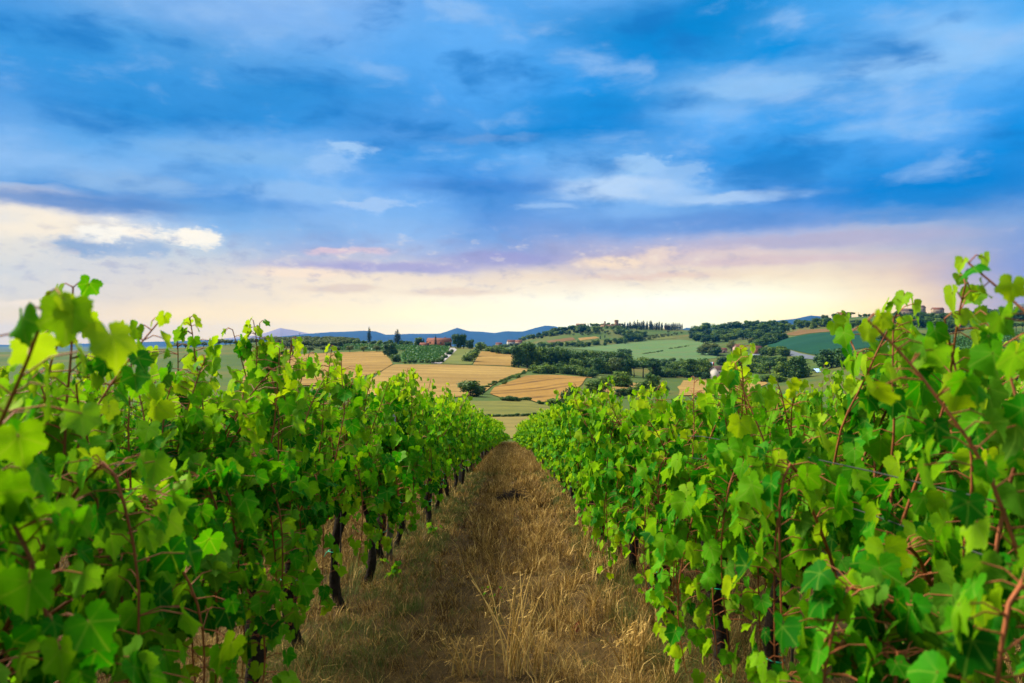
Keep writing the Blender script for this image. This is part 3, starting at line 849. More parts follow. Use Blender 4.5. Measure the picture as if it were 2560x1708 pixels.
FINE = [vine_meshes(11 + i, 'fine', low=0.36, top=2.02, dens=1.1, flop=.34) for i in range(6)]
FINE_DEEP = [vine_meshes(21 + i, 'fine', low=0.22, top=1.80, dens=1.5, flop=.5, lf=.82) for i in range(4)]
FINE_TALL = [vine_meshes(51 + i, 'fine', low=0.24, top=2.0, dens=1.4, flop=.5, lf=.92) for i in range(4)]
FINE_LOW = [vine_meshes(61 + i, 'fine', low=0.14, top=1.76, dens=1.4, flop=.58, lf=.92) for i in range(5)]
FINE_AIRY = [vine_meshes(81 + i, 'fine', low=0.20, top=1.84, dens=1.5, flop=.45, tall=1, lf=.80) for i in range(2)]
MID = [vine_meshes(31 + i, 'mid', low=0.48, top=2.06, dens=1.1, flop=.34) for i in range(5)]
MID_LOW = [vine_meshes(71 + i, 'mid', low=0.26, top=2.02, dens=1.15, flop=.5) for i in range(4)]
LOW = [vine_meshes(41 + i, 'low', low=0.48, top=2.10, dens=1.0, flop=.34) for i in range(5)]


def vine(v, x, y, label, group, full, rz, sc_=(1, 1, 1)):
    r = link('grapevine', None, None, (x, y, h1(x, y)), (0, 0, rz), sc_)
    tag(r, label, 'grapevine', group)
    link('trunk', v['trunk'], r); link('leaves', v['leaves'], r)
    if full > 0: link('canes', v['canes'], r)
    if full > 1: link('stake', v['stake'], r); link('tie', v['tie'], r)
    return r


rnd = random.Random(5)


def row(x0, y0, y1, step, label, group, lowside, phase=0.0):
    y = y0; i = 0
    while y < y1:
        d = math.hypot(x0, y)
        if lowside:
            v = rnd.choice(FINE_LOW) if d < 8.5 else rnd.choice(MID_LOW) if d < 20 else rnd.choice(LOW)
        else:
            v = FINE_DEEP[i % 4] if d < 2.9 else rnd.choice(FINE_TALL) if d < 5.2 else rnd.choice(FINE) if d < 8.5 else rnd.choice(MID) if d < 20 else rnd.choice(LOW)
        if lowside and y < 2.0: v = FINE_AIRY[i % 2]
        i += 1
        zs = rnd.uniform(0.96, 1.04) * (1.13 if lowside and 2.0 < y < 3.0 else 1.05 if lowside and 3.0 < y < 4.2 else 0.975 if not lowside and 2.2 < y < 4.6 else 1)
        vine(v, x0 + rnd.gauss(0, 0.04), y, label(i), group, 2 if d < 26 else 1 if d < 40 else 0, (PI if rnd.random() < .5 else 0) + rnd.gauss(0, .06), (1 + max(0, d - 30) / 38 * 0.95, 1.05, zs))
        y += step * rnd.uniform(0.94, 1.06)


random.seed(1)
LX, RX, STEP = -1.30, 1.16, 1.05
row(LX, 0.70, 69, STEP, lambda i: f'{ordinal(i)} grapevine from the camera in the row left of the path', 'grapevines of the row left of the path', False)
row(RX, 0.35, 69, STEP, lambda i: f'{ordinal(i)} grapevine from the camera in the row right of the path', 'grapevines of the row right of the path', True)
row(LX - 2.45, 1.6, 36, STEP, lambda i: 'leafy grapevine of the second row out on the left, glimpsed through gaps', 'grapevines of the second row on the left', False)
row(RX + 2.45, 1.2, 36, STEP, lambda i: 'leafy grapevine of the second row out on the right, glimpsed through gaps', 'grapevines of the second row on the right', False)
row(LX - 4.9, 5.0, 30, STEP, lambda i: 'leafy grapevine of the third row out on the left, behind the second row', 'grapevines of the third row on the left', False)
row(RX + 4.9, 4.5, 30, STEP, lambda i: 'leafy grapevine of the third row out on the right, behind the second row', 'grapevines of the third row on the right', False)

# ------------------------------------------------------------------ trellis: posts and wires
def trellis(x, y0, y1, first, side, near):
    y = first; i = 0; ys = []
    while y < y1:
        ys.append(y); y += 5.6
    for y in ys:
        i += 1
        b = MB(); zt = 1.62
        b.box(-.03, .03, -.026, .026, -.25, zt)
        for zc in (.8, 1.2, 1.58): b.box(-.036, .036, -.030, -.0265, zc - .012, zc + .012)
        o = link('trellis_post', b.mesh('trellis_post', M['post']), None, (x + .02, y, h1(x, y)), (rnd.gauss(0, .015), rnd.gauss(0, .02), rnd.uniform(0, .3)))
        if near == 'second' and side == 'left' and i == 1:
            c = MB(); c.box(-.05, .05, -.034, -.031, 1.44, 1.58); link('red_tag', c.mesh('red_tag', M['red_paint']), o)
        tag(o, f'{ordinal(i)} weathered trellis post from the camera in the {near} row on the {side}', 'post', f'trellis posts of the {near} row on the {side}')
    for z, nm in ((.80, 'lower'), (1.20, 'middle'), (1.34, 'upper')):
        t = np.linspace(y0, y1, 60); sag = -.02 * np.abs(np.sin((t - first) / 5.6 * PI))
        b = MB(); b.tube(np.stack([np.full_like(t, x), t, H(np.full_like(t, x), t) + z + sag], 1), .0022, 4)
        o = link('trellis_wire', b.mesh('trellis_wire', M['wire'], True))
        tag(o, f'{nm} thin grey training wire of the {near} row on the {side} of the path', 'wire', f'training wires of the {near} row on the {side}')


trellis(LX, .2, 69, 8.3, 'left', 'nearest')
trellis(RX, .2, 69, 10.4, 'right', 'nearest')
trellis(LX - 2.45, 1.2, 36, 8.6, 'left', 'second')
trellis(RX + 2.45, 1.2, 36, 5.6, 'right', 'second')
b = MB(); t = np.linspace(2.6, 20, 50); xx = np.full_like(t, LX - 2.4)
b.tube(np.stack([xx, t, H(xx, t) + .42 - .06 * np.abs(np.sin(t * 1.5))], 1), .011, 6)
tag(link('irrigation_hose', b.mesh('irrigation_hose', M['hose'], True)), 'dark teal drip hose slung low under the second row on the left', 'hose')

# ------------------------------------------------------------------ grass on the path and under the rows
def blades(b, rg, bx, by, h, lean, az, w, tone):
    n = len(bx); z = H(bx, by) - 0.01
    dx, dy = np.sin(az), np.cos(az)
    fx = rg.uniform(0, 2 * PI, n); wx, wy = np.cos(fx) * w, np.sin(fx) * w
    def pt(t, k):
        s = np.sin(lean * t); c = np.cos(lean * t * 0.9)
        return np.stack([bx + dx * h * t * s, by + dy * h * t * s, z + h * t * np.maximum(c, 0.03)], 1)
    p0, p1, p2 = pt(0, 0), pt(.5, 0), pt(1., 0)
    W = np.stack([wx, wy, 0 * wx], 1)
    V = np.stack([p0 - W, p0 + W, p1 - W * .8, p1 + W * .8, p2], 1).reshape(-1, 3)
    o = (np.arange(n) * 5)[:, None]
    b.add(V, np.array([[0, 1, 3, 2]]) + o, np.array([[2, 3, 4]]) + o, np.repeat(np.clip(tone, 0, 1), 5))


def tufts(b, rg, n, xr, yr, per, hr, spread, leanr, w, tone, ypow=1.0):
    cx = rg.uniform(*xr, n); cy = yr[0] + (yr[1] - yr[0]) * rg.random(n) ** ypow
    k = rg.integers(per[0], per[1], n); ci = np.repeat(np.arange(n), k); N = len(ci)
    a = rg.uniform(0, 2 * PI, N); rr = spread * np.sqrt(rg.random(N)) * rg.uniform(.5, 1.4, n)[ci]
    hh = rg.uniform(*hr, n)[ci] * rg.uniform(.45, 1.1, N)
    d = np.sqrt(cx ** 2 + cy ** 2)[ci]
    ww = w * np.clip(d / 6, .7, 4) * rg.uniform(.6, 1.3, N)
    az = a + rg.normal(0, .7, N) + rg.normal(0, .8, n)[ci]
    blades(b, rg, cx[ci] + rr * np.cos(a), cy[ci] + rr * np.sin(a), hh, rg.uniform(*leanr, N), az, ww, tone + rg.normal(0, .27, N) + rg.normal(0, .12, n)[ci])


rg = np.random.default_rng(77)
b = MB()
# thatch lying flat
N = 34000
by = 2.2 + 22 * rg.random(N) ** 1.7; bx = rg.uniform(-1.5, 1.4, N)
blades(b, rg, bx, by, rg.uniform(.06, .26, N), rg.uniform(1.2, 1.66, N), rg.uniform(0, 2 * PI, N), .0016 * np.clip(by / 6, .8, 3), rg.normal(.30, .22, N) + .16 * np.sin(bx * 5 + by * .9) * np.sin(by * 1.7 + bx * 2))
# standing dry tufts: more beside the rows than on the trodden middle
tufts(b, rg, 380, (-1.15, -.15), (2.6, 26), (16, 40), (.08, .22), .070, (.2, 1.25), .0025, .50, 1.5)
tufts(b, rg, 460, (.12, 1.05), (2.6, 26), (18, 46), (.10, .30), .065, (.1, 1.15), .0026, .66, 1.5)
tufts(b, rg, 260, (-.5, .5), (7.5, 26), (20, 48), (.12, .30), .085, (.1, 1.0), .0018, .52, 1.2)
tufts(b, rg, 1500, (-1.2, 1.1), (24, 70), (22, 44), (.22, .46), .20, (.1, .8), .0016, .58, 1.0)
tufts(b, rg, 420, (-.9, .75), (60, 71), (24, 46), (.35, .75), .20, (.1, .6), .0022, .60, 1.0)
# under the vines and in the alleys beyond the rows
tufts(b, rg, 520, (-1.9, -1.1), (2.6, 24), (16, 36), (.08, .22), .09, (.2, 1.3), .0018, .46, 1.5)
tufts(b, rg, 520, (1.0, 1.8), (2.2, 24), (16, 36), (.08, .22), .09, (.2, 1.3), .0018, .46, 1.5)
tufts(b, rg, 1300, (-3.6, -1.4), (3.0, 22), (20, 46), (.10, .30), .10, (.2, 1.2), .0016, .50, 1.3)
tufts(b, rg, 1300, (1.3, 3.5), (2.4, 22), (20, 46), (.10, .30), .10, (.2, 1.2), .0016, .50, 1.3)
tufts(b, rg, 700, (-6.5, -3.9), (4, 30), (14, 30), (.12, .30), .14, (.2, 1.2), .0020, .50, 1.2)
tufts(b, rg, 700, (3.7, 6.4), (4, 30), (14, 30), (.12, .30), .14, (.2, 1.2), .0020, .50, 1.2)
tag(link('dry_grass', b.mesh('dry_grass', M['straw'])), kind='stuff')
b = MB()
for xr in ((-1.62, -.72), (.72, 1.5)):
    tufts(b, rg, 980, xr, (2.8, 26), (22, 60), (.08, .20), .085, (.2, 1.25), .0013, .45, 1.4)
tufts(b, rg, 420, (-.85, .8), (3.0, 26), (14, 34), (.04, .10), .06, (.3, 1.3), .0013, .4, 1.4)
tufts(b, rg, 420, (-1.6, 1.4), (20, 68), (20, 40), (.14, .28), .18, (.2, 1.0), .0016, .45)
tag(link('green_grass', b.mesh('green_grass', M['green_blade'])), kind='stuff')

# ------------------------------------------------------------------ trees (unit models: height 1, width about 1)
def crown_faces(b, rg, lobes, n, size, up=0.35, tone0=0.5, hide=0.0):
    lobes = np.array(lobes, float)
    wgt = (lobes[:, 3] * lobes[:, 4] + lobes[:, 4] * lobes[:, 5]); wgt /= wgt.sum()
    li = rg.choice(len(lobes), n, p=wgt)
    d = rg.normal(0, 1, (n, 3)); d[:, 2] = np.where(rg.random(n) < hide, np.abs(d[:, 2]), d[:, 2]); d /= np.linalg.norm(d, axis=1)[:, None]
    r = rg.uniform(0.0, 1.0, n) ** 0.28 * 1.06
    lump = 1 + 0.16 * np.sin(d[:, 0] * 7 + li) * np.sin(d[:, 1] * 8 + 2 * li) + 0.12 * np.sin(d[:, 2] * 11 + li * 1.7)
    P = lobes[li, :3] + d * lobes[li, 3:6] * (r * lump)[:, None]
    nn = d + rg.normal(0, .55, (n, 3)); nn[:, 2] += up; nn /= np.linalg.norm(nn, axis=1)[:, None]
    t1 = np.cross(nn, rg.normal(0, 1, (n, 3))); t1 /= np.linalg.norm(t1, axis=1)[:, None] + 1e-9
    t2 = np.cross(nn, t1)
    s = size * rg.uniform(.55, 1.45, n)[:, None]
    V = np.stack([P - t1 * s, P - t2 * s * .6 + nn * s * .1, P + t1 * s * rg.uniform(.7, 1.3, n)[:, None], P + t2 * s * .6 - nn * s * .15], 1)
    tl = rg.normal(0, .16, len(lobes))[li]
    tone = np.clip(tone0 + tl + rg.normal(0, .20, n), 0, 1)
    b.add(V.reshape(-1, 3), (np.arange(n) * 4)[:, None] + np.arange(4)[None], None, np.repeat(tone, 4))


def limbs(rg, hb, ht, r, n, spread):
    T = MB(); z = np.linspace(-.06, ht, 7)
    p = np.stack([.03 * smooth_noise(z * 9, int(rg.integers(999)), 2), .03 * smooth_noise(z * 9, int(rg.integers(999)), 2), z], 1)
    T.tube(p, np.interp(z, [-.06, .02, ht], [r * 1.5, r, r * .35]), 7)
    for k in range(n):
        a = 2 * PI * k / n + rg.uniform(-.4, .4); z0 = rg.uniform(hb, ht * .8)
        t = np.linspace(0, 1, 4)
        T.tube(np.stack([spread * np.cos(a) * t, spread * np.sin(a) * t, z0 + (.18 + .12 * rg.random()) * t], 1), np.interp(t, [0, 1], [r * .5, r * .15]), 5)
    return T


def tree_model(kind, seed):
    rg = np.random.default_rng(seed); C = MB(); T = None
    if kind in ('broadleaf', 'dark', 'yellow', 'thicket'):
        lob = [(0, 0, .50, .36, .36, .38)]
        for k in range(9):
            a = rg.uniform(0, 6.28); zz = rg.uniform(.16, .84); rr = .31 * math.sqrt(max(.1, 1 - ((zz - .5) / .45) ** 2))
            q = rg.uniform(.13, .22)
            lob.append((rr * math.cos(a), rr * math.sin(a), zz, q, q, q * .85))
        crown_faces(C, rg, lob, 2400, .040)
        T = limbs(rg, .15, .55, .030, 5, .22)
        if kind == 'thicket':
            crown_faces(C, rg, [(.1, .1, .2, .4, .4, .2), (-.2, 0, .18, .3, .3, .18)], 700, .045)
    elif kind == 'bush':
        lob = [(0, 0, .38, .40, .40, .40)]
        for k in range(8):
            a = rg.uniform(0, 6.28); zz = rg.uniform(.18, .72); q = rg.uniform(.16, .28)
            lob.append((.30 * math.cos(a), .30 * math.sin(a), zz, q, q, q))
        crown_faces(C, rg, lob, 1700, .050)
        T = limbs(rg, .05, .4, .025, 4, .2)
    elif kind == 'olive':
        lob = [(0, 0, .62, .36, .36, .30)]
        for k in range(7):
            a = rg.uniform(0, 6.28); q = rg.uniform(.14, .24)
            lob.append((.30 * math.cos(a), .30 * math.sin(a), rg.uniform(.42, .82), q, q, q * .8))
        crown_faces(C, rg, lob, 1300, .045, hide=.3)
        T = limbs(rg, .12, .5, .045, 4, .22)
    elif kind == 'cypress':
        lob = [(rg.normal(0, .03), rg.normal(0, .03), z, .46 * math.sin(PI * min(1, (z + .12) / 1.12)) ** .8 * (1.05 - .55 * z) + .05, .46 * math.sin(PI * min(1, (z + .12) / 1.12)) ** .8 * (1.05 - .55 * z) + .05, .10)
               for z in np.linspace(.09, .93, 13)]
        crown_faces(C, rg, lob, 1700, .032, up=.6)
        C.V = [v * np.array([1, 1, 1.0]) for v in C.V]
        T = limbs(rg, .02, .5, .05, 0, 0)
    elif kind == 'conifer':
        lob = []
        for z in np.linspace(.14, .92, 11):
            for k in range(3):
                a = rg.uniform(0, 6.28); q = .44 * (1 - z) ** .8 + .05
                lob.append((q * .5 * math.cos(a), q * .5 * math.sin(a), z, q * .75, q * .75, .07))
        crown_faces(C, rg, lob, 2000, .036)
        T = limbs(rg, .1, .8, .03, 0, 0)
    elif kind == 'umbrella':
        lob = []
        for k in range(12):
            a = rg.uniform(0, 6.28); rr = rg.uniform(0, .36); q = rg.uniform(.12, .20)
            lob.append((rr * math.cos(a), rr * math.sin(a), .80 - rr * .25 + rg.uniform(-.03, .05), q, q, q * .75))
        crown_faces(C, rg, lob, 1900, .036, up=.5, hide=.2)
        T = limbs(rg, .42, .70, .032, 7, .26)
    mat = {'broadleaf': 'tree_leaf', 'thicket': 'tree_leaf', 'dark': 'dark_leaf', 'yellow': 'yellow_leaf', 'bush': 'tree_leaf', 'olive': 'olive_leaf', 'cypress': 'cypress_leaf', 'conifer': 'dark_leaf', 'umbrella': 'dark_leaf'}[kind]
    return C.mesh('crown', M[mat]), T.mesh('trunk', M['tree_bark'], True)


MODEL = {k: [tree_model(k, 100 + 17 * i + 7 * j) for j in range(n)] for i, (k, n) in enumerate(
    [('broadleaf', 5), ('dark', 4), ('yellow', 3), ('bush', 4), ('olive', 4), ('cypress', 4), ('conifer', 2), ('umbrella', 3), ('thicket', 3)])}
NAME = {'broadleaf': ('broadleaf_tree', 'tree'), 'dark': ('dark_tree', 'tree'), 'yellow': ('pale_tree', 'tree'), 'bush': ('bush', 'bush'), 'olive': ('olive_tree', 'olive tree'),
        'cypress': ('cypress_tree', 'cypress'), 'conifer': ('conifer', 'conifer'), 'umbrella': ('umbrella_pine', 'pine'), 'thicket': ('leafy_tree', 'tree')}
tr = random.Random(21)


def tree(kind, X, Y, hpx, wpx, label, group=None, d=None, sink=0.02):
    """a tree standing on the ground seen at that photo pixel, its size in photo pixels turned into metres there"""
    p = at(X, d) if d else ground(X, Y, 90)
    k = p.y / F
    h = hpx * k; w = wpx * k
    if d: h = max(h, 0.5 * h)
    r = link(NAME[kind][0], None, None, (p.x, p.y, p.z - sink * h), (0, 0, tr.uniform(0, 6.28)), (w, w, h))
    tag(r, label, NAME[kind][1], group)
    c, t = tr.choice(MODEL[kind])
    link('crown', c, r); link('trunk', t, r)
    return r


def band(kind, pts, n, h, wr, label, group, jx=6, jy=2, hv=.25):
    """n trees of one kind along a line of photo points"""
    pts = np.array(pts, float); t = np.linspace(0, len(pts) - 1, n)
    for q in t:
        X = np.interp(q, np.arange(len(pts)), pts[:, 0]) + tr.uniform(-jx, jx); Y = np.interp(q, np.arange(len(pts)), pts[:, 1]) + tr.uniform(-jy, jy)
        hh = h * tr.uniform(1 - hv, 1 + hv)
        tree(kind if isinstance(kind, str) else tr.choice(kind), X, Y, hh, hh * wr * tr.uniform(.85, 1.2), label, group)


# --- left crest: cypresses, farmhouse garden, olive grove
tree('cypress', 923, 853, 42, 13, 'tall slim cypress standing alone among the olive trees on the left crest')
tree('cypress', 993, 863, 42, 22, 'broad dark cypress on the crest above the round dark tree')
tree('dark', 975, 893, 38, 42, 'round dark tree at the corner between two golden stubble fields')
tree('bush', 990, 905, 24, 30, 'loose green bush below the round dark tree by the vineyard plot')
tree('broadleaf', 1047, 866, 24, 28, 'rounded green tree just left of the brick farmhouse')
tree('cypress', 1059, 861, 20, 7, 'leftmost of the two small cypresses behind the farmhouse annex')
tree('cypress', 1068, 860, 21, 8, 'second small cypress behind the farmhouse annex, touching its roof')
tree('cypress', 1089, 868, 31, 8, 'needle-thin cypress rising in front of the brick farmhouse')
tree('dark', 1119, 868, 14, 20, 'purplish dark bushy tree at the right end of the farmhouse')
tree('broadleaf', 1142, 872, 44, 30, 'tallest full green tree right of the farmhouse')
tree('broadleaf', 1159, 872, 38, 24, 'second tall tree right of the farmhouse, slightly lower')
tree('dark', 1174, 873, 26, 26, 'low dark tree beyond the two tall trees by the farmhouse')
tree('broadleaf', 1202, 877, 26, 34, 'spreading tree at the top of the small golden field')
tree('bush', 1174, 904, 30, 36, 'feathery bush on the slope between grass plot and golden field')
tree('bush', 1184, 892, 24, 30, 'upper feathery bush on the slope beside the small golden field')
band('bush', [(1222, 879), (1285, 888)], 8, 17, 1.3, 'olive green bush in the hedge above the small golden field', 'hedge bushes above the small field')
band('olive', [(774, 882), (944, 880)], 6, 17, 1.15, 'silvery olive tree spaced along the upper edge of the left stubble field', 'olive trees edging the left stubble field', 2, .5, .1)
for rowk, (yy, n) in enumerate([(852, 26), (855, 26), (858, 25), (862, 24), (866, 22), (870, 20)]):
    band('olive', [(672 + rowk * 2, yy), (850 + (5 - rowk) * 8, yy)], n, 12 + rowk, 1.15, 'grey-green olive tree within the dense grove on the left crest', 'olive grove on the left crest', 3, 1, .15)
band('olive', [(430, 872), (560, 866), (668, 858)], 18, 15, 1.2, 'grey-green olive tree at the thinning left end of the crest grove', 'left end of the olive grove', 5, 2)
band('bush', [(845, 858), (1040, 864)], 20, 12, 1.4, 'dark bush in the tangled line behind the crest left of the farmhouse', 'bushes along the left crest')
band('bush', [(660, 885), (740, 889)], 6, 15, 1.3, 'dark bush below the olive grove at the field corner', 'bushes below the olive grove')
band('bush', [(1100, 906), (1128, 884)], 6, 12, 1.3, 'small olive green shrub between vineyard plot and farm track', 'shrubs along the farm track', 3)
band('bush', [(1010, 908), (1095, 908)], 7, 10, 1.3, 'small shrub along the foot of the vineyard plot', 'shrubs at the foot of the vineyard plot', 3, 1)

# --- middle valley: wood and hedges around the golden fields
tree('dark', 1176, 991, 47, 72, 'big dark bush at the corner below the wide golden field', None)
tree('dark', 1200, 985, 24, 34, 'lower dark bush hugging the right side of the big corner bush')
tree('dark', 1424, 1030, 74, 50, 'pointed dark tree rising behind the vine row right of the path')
tree('dark', 1442, 1026, 50, 38, 'shorter dark tree tucked against the pointed dark tree')
tree('bush', 1352, 1012, 12, 18, 'smallest low bush left of the pointed dark tree')
tree('bush', 1381, 1014, 22, 36, 'round low bush just left of the pointed dark tree')
tree('bush', 1400, 1018, 24, 30, 'leaning bush between the round low bush and pointed tree')
band('dark', [(1258, 1004), (1318, 1003)], 8, 12, 1.8, 'low dark shrub in the hedge between golden slope and green field', 'hedge below the golden slope', 2, 1)
band('dark', [(1120, 1042), (1260, 1042), (1420, 1036)], 34, 7, 2.2, 'low dark shrub in the long hedge across the valley field', 'long hedge across the valley', 3, .6)
for X, Y, h, l in ((1234, 959, 9, 'smallest round bush on the bank between golden fields'), (1261, 962, 12, 'middle round bush on the bank between golden fields'), (1294, 947, 13, 'topmost round bush on the bank between golden fields')):
    tree('bush', X, Y, h, h * 1.2, l)
band('bush', [(1215, 970), (1330, 925)], 22, 6, 1.8, 'scrubby tuft on the dry bank between golden fields', 'scrub on the dry bank', 4, 2)
for X, h, w, k, l in ((1296, 60, 50, 'dark', 'leftmost big tree of the valley wood, hiding the stubble edge'), (1318, 66, 56, 'broadleaf', 'second big tree of the valley wood from its left end'),
                      (1343, 62, 54, 'broadleaf', 'third big tree of the valley wood, with a domed crown'), (1368, 56, 50, 'dark', 'fourth big tree of the valley wood, darker than the third'),
                      (1392, 62, 60, 'broadleaf', 'fifth big tree of the valley wood, broad and rounded'), (1416, 54, 52, 'dark', 'sixth big tree of the valley wood, right of the broad one'),
                      (1440, 42, 44, 'dark', 'seventh tree of the valley wood where its skyline drops')):
    tree(k, X, 920, h, w, l)
band(['dark', 'broadleaf'], [(1300, 915), (1440, 916)], 9, 46, 1.0, 'dark tree packed inside the valley wood behind its front trees', 'trees inside the valley wood')
band(['dark', 'broadleaf'], [(1452, 915), (1560, 915)], 10, 36, 1.15, 'dark green tree in the lower right stretch of the valley wood', 'right stretch of the valley wood')
tree('conifer', 1518, 932, 54, 34, 'tall dark conifer in the right stretch of the valley wood')
tree('conifer', 1490, 938, 48, 34, 'dark shaggy conifer left of the tallest one')
tree('olive', 1541, 940, 50, 44, 'grey-green tree between the conifer and the dark pines')
tree('dark', 1561, 896, 28, 46, 'domed dark tree at the edge of the clover field')
tree('dark', 1566, 942, 50, 36, 'dark upright tree beside the grey-green tree')
tree('umbrella', 1585, 943, 44, 40, 'left umbrella pine with bare pinkish trunk in the valley')
tree('umbrella', 1608, 944, 46, 64, 'wide umbrella pine with flat dark crown in the valley')
tree('umbrella', 1634, 942, 42, 44, 'right umbrella pine leaning towards the vine shoots')
band('bush', [(1340, 934), (1400, 932), (1486, 944)], 20, 24, 1.3, 'olive green bush in the hedge along the top of golden slope', 'hedge along the golden slope', 5, 2)
for X, Y, h, w, l in ((1487, 982, 36, 60, 'wide dark bush at the right end of golden slope'), (1510, 972, 36, 40, 'upright bush behind the wide dark bush'), (1553, 968, 46, 66, 'largest rounded bush right of the golden slope'),
                      (1604, 984, 34, 50, 'dark bush just above the vine leaves in the valley'), (1630, 968, 36, 46, 'rounded green bush above the dark one in the valley')):
    tree('thicket', X, Y, h, w, l)

# --- right middle: trees around the white house
tree('thicket', 1714, 941, 50, 50, 'full green tree left of the small white house')
tree('thicket', 1762, 944, 50, 44, 'light green tree touching the left wall of white house')
tree('dark', 1672, 925, 24, 24, 'small dark tree at the lower edge of the clover field')
tree('cypress', 1826, 938, 38, 11, 'slim cypress to the right of the small white house')
tree('dark', 1803, 917, 27, 36, 'dark round tree behind the small white house')
tree('yellow', 1777, 888, 36, 52, 'large yellow-green tree at the corner of the clover field')
tree('dark', 1790, 890, 24, 34, 'dark tree under the yellow-green tree by the clover field')
tree('yellow', 1758, 888, 28, 34, 'smaller yellow-green tree left of the large one')
tree('yellow', 1828, 878, 30, 24, 'upright yellowish tree left of the red-roofed house')
tree('yellow', 1877, 863, 21, 19, 'small yellow tree between the two red-roofed houses')
tree('broadleaf', 1903, 872, 24, 28, 'green tree behind the right-hand red-roofed house')
tree('umbrella', 1925, 940, 42, 44, 'dark rounded pine in front of the shaded country road')
tree('thicket', 1957, 944, 48, 50, 'middle of three big trees left of the pale road')
tree('thicket', 2000, 946, 58, 58, 'largest of three big trees left of the pale road')
tree('bush', 1920, 955, 22, 42, 'rounded bush at the corner of the lower golden field')
tree('bush', 1952, 956, 20, 36, 'bush under the big trees right of the lower golden field')
tree('dark', 2080, 920, 54, 84, 'massive dark rounded tree below the teal field')
tree('dark', 2055, 916, 40, 50, 'left shoulder tree of the massive dark tree')
tree('dark', 2115, 922, 42, 60, 'right shoulder tree of the massive dark tree')
band(['bush', 'thicket'], [(1840, 935), (1912, 930)], 9, 24, 1.3, 'green bushy tree in the belt right of the white house', 'belt right of the white house', 6, 5)
band(['bush', 'dark'], [(1812, 905), (1910, 905)], 9, 16, 1.4, 'green bush in front of the low barn roof', 'bushes by the low barn', 5, 3)
band(['bush', 'dark'], [(1655, 945), (1700, 940), (1760, 948)], 7, 20, 1.4, 'dark bush in the undergrowth left of the white house', 'undergrowth left of the white house', 5, 3)
band(['dark', 'broadleaf'], [(1905, 884), (1962, 892)], 8, 22, 1.2, 'dark tree between the right-hand house and the teal field', 'trees below the teal field', 5, 4)
band(['bush'], [(1640, 905), (1700, 901)], 6, 9, 1.8, 'low bush along the lower edge of the clover field', 'bushes under the clover field')
band(['bush'], [(1608, 886), (1655, 879)], 9, 3.5, 2.2, 'tuft in the green strip across the clover field', 'strip across the clover field', 2, .5)
band(['bush'], [(1675, 873), (1722, 866)], 9, 3, 2.2, 'tuft in the upper green strip across the clover field', 'upper strip across the clover field', 2, .5)

band(['dark', 'thicket'], [(1445, 930), (1560, 938)], 9, 38, 1.05, 'dark green tree in the front of the wood right of golden slope', 'front of the wood right of golden slope', 7, 5)
band(['dark', 'thicket', 'broadleaf'], [(1640, 938), (1700, 934), (1760, 936)], 9, 36, 1.1, 'green tree in the belt left of the white house', 'belt left of the white house', 7, 5)
band(['dark', 'thicket', 'bush'], [(1570, 918), (1660, 916)], 7, 24, 1.3, 'dark tree behind the umbrella pines in the valley', 'trees behind the umbrella pines', 7, 4)
band(['dark', 'thicket'], [(1835, 918), (1990, 918)], 12, 28, 1.2, 'dark tree in the belt between barns and pale road', 'belt between barns and road', 7, 6)
band(['bush', 'dark'], [(1500, 995), (1660, 985)], 8, 22, 1.4, 'dark bush in the thicket just beyond the right vine row', 'thicket beyond the right row', 8, 6)

# --- castle hill
GH = 'dark woods on the left flank of castle hill'
for (a, c, n) in (((1300, 852), (1380, 835), 14), ((1320, 849), (1440, 832), 16), ((1370, 832), (1450, 821), 12)):
    band(['dark', 'broadleaf'], [a, c], n, 11, 1.35, 'small dark tree in the woods on castle hill, left flank', GH, 5, 2)
band(['dark', 'broadleaf'], [(1446, 830), (1484, 833)], 6, 17, 1.1, 'dark tree in the clump below the three ridge cypresses', 'clump below the ridge cypresses')
band(['dark', 'broadleaf'], [(1540, 838), (1610, 846), (1560, 858)], 16, 19, 1.15, 'dark tree in the big clump at the middle of castle hill', 'big clump on castle hill', 8, 5)
band(['dark', 'broadleaf', 'bush'], [(1330, 869), (1400, 866), (1470, 866), (1560, 856)], 26, 13, 1.3, 'dark tree in the belt along the foot of castle hill', 'belt at the foot of castle hill', 6, 3)
band('olive', [(1585, 856), (1680, 836)], 22, 6.5, 1.3, 'tiny olive tree in the terraced plot on castle hill', 'terraced olives on castle hill', 10, 3)
band('olive', [(1600, 850), (1720, 833)], 20, 6.5, 1.3, 'tiny olive tree in the terraced plot on castle hill', 'terraced olives on castle hill', 10, 3)
band('olive', [(1420, 838), (1530, 834)], 22, 7, 1.3, 'pale olive tree scattered over the middle slope of castle hill', 'olives on the middle slope', 10, 5)
band('bush', [(1400, 824), (1600, 822)], 20, 8, 1.4, 'small dark bush just under the crest of castle hill', 'bushes under the castle crest', 6, 2)
band('cypress', [(1456, 816), (1470, 815)], 3, 10, .30, 'one of three tiny cypresses at the left end of the castle ridge', 'three tiny ridge cypresses', 1, .3, .1)
band('cypress', [(1558, 822), (1656, 826)], 34, 21, .26, 'dark cypress in the long dense row right of the castle', 'long cypress row by the castle', 1.5, 2, .22)
band('cypress', [(1662, 826), (1705, 826)], 15, 20, .26, 'dark cypress in the shorter row at the end of castle hill', 'short cypress row by the castle', 1, 1, .12)
tree('cypress', 1501, 848, 10, 4, 'small lone cypress midway down castle hill, left one')
tree('cypress', 1512, 845, 9, 4, 'small lone cypress midway down castle hill, right one')
band('bush', [(1478, 814), (1508, 812), (1556, 812)], 12, 7, 1.3, 'rounded treetop beside the castle towers on the ridge', 'treetops beside the castle', 3, 1)

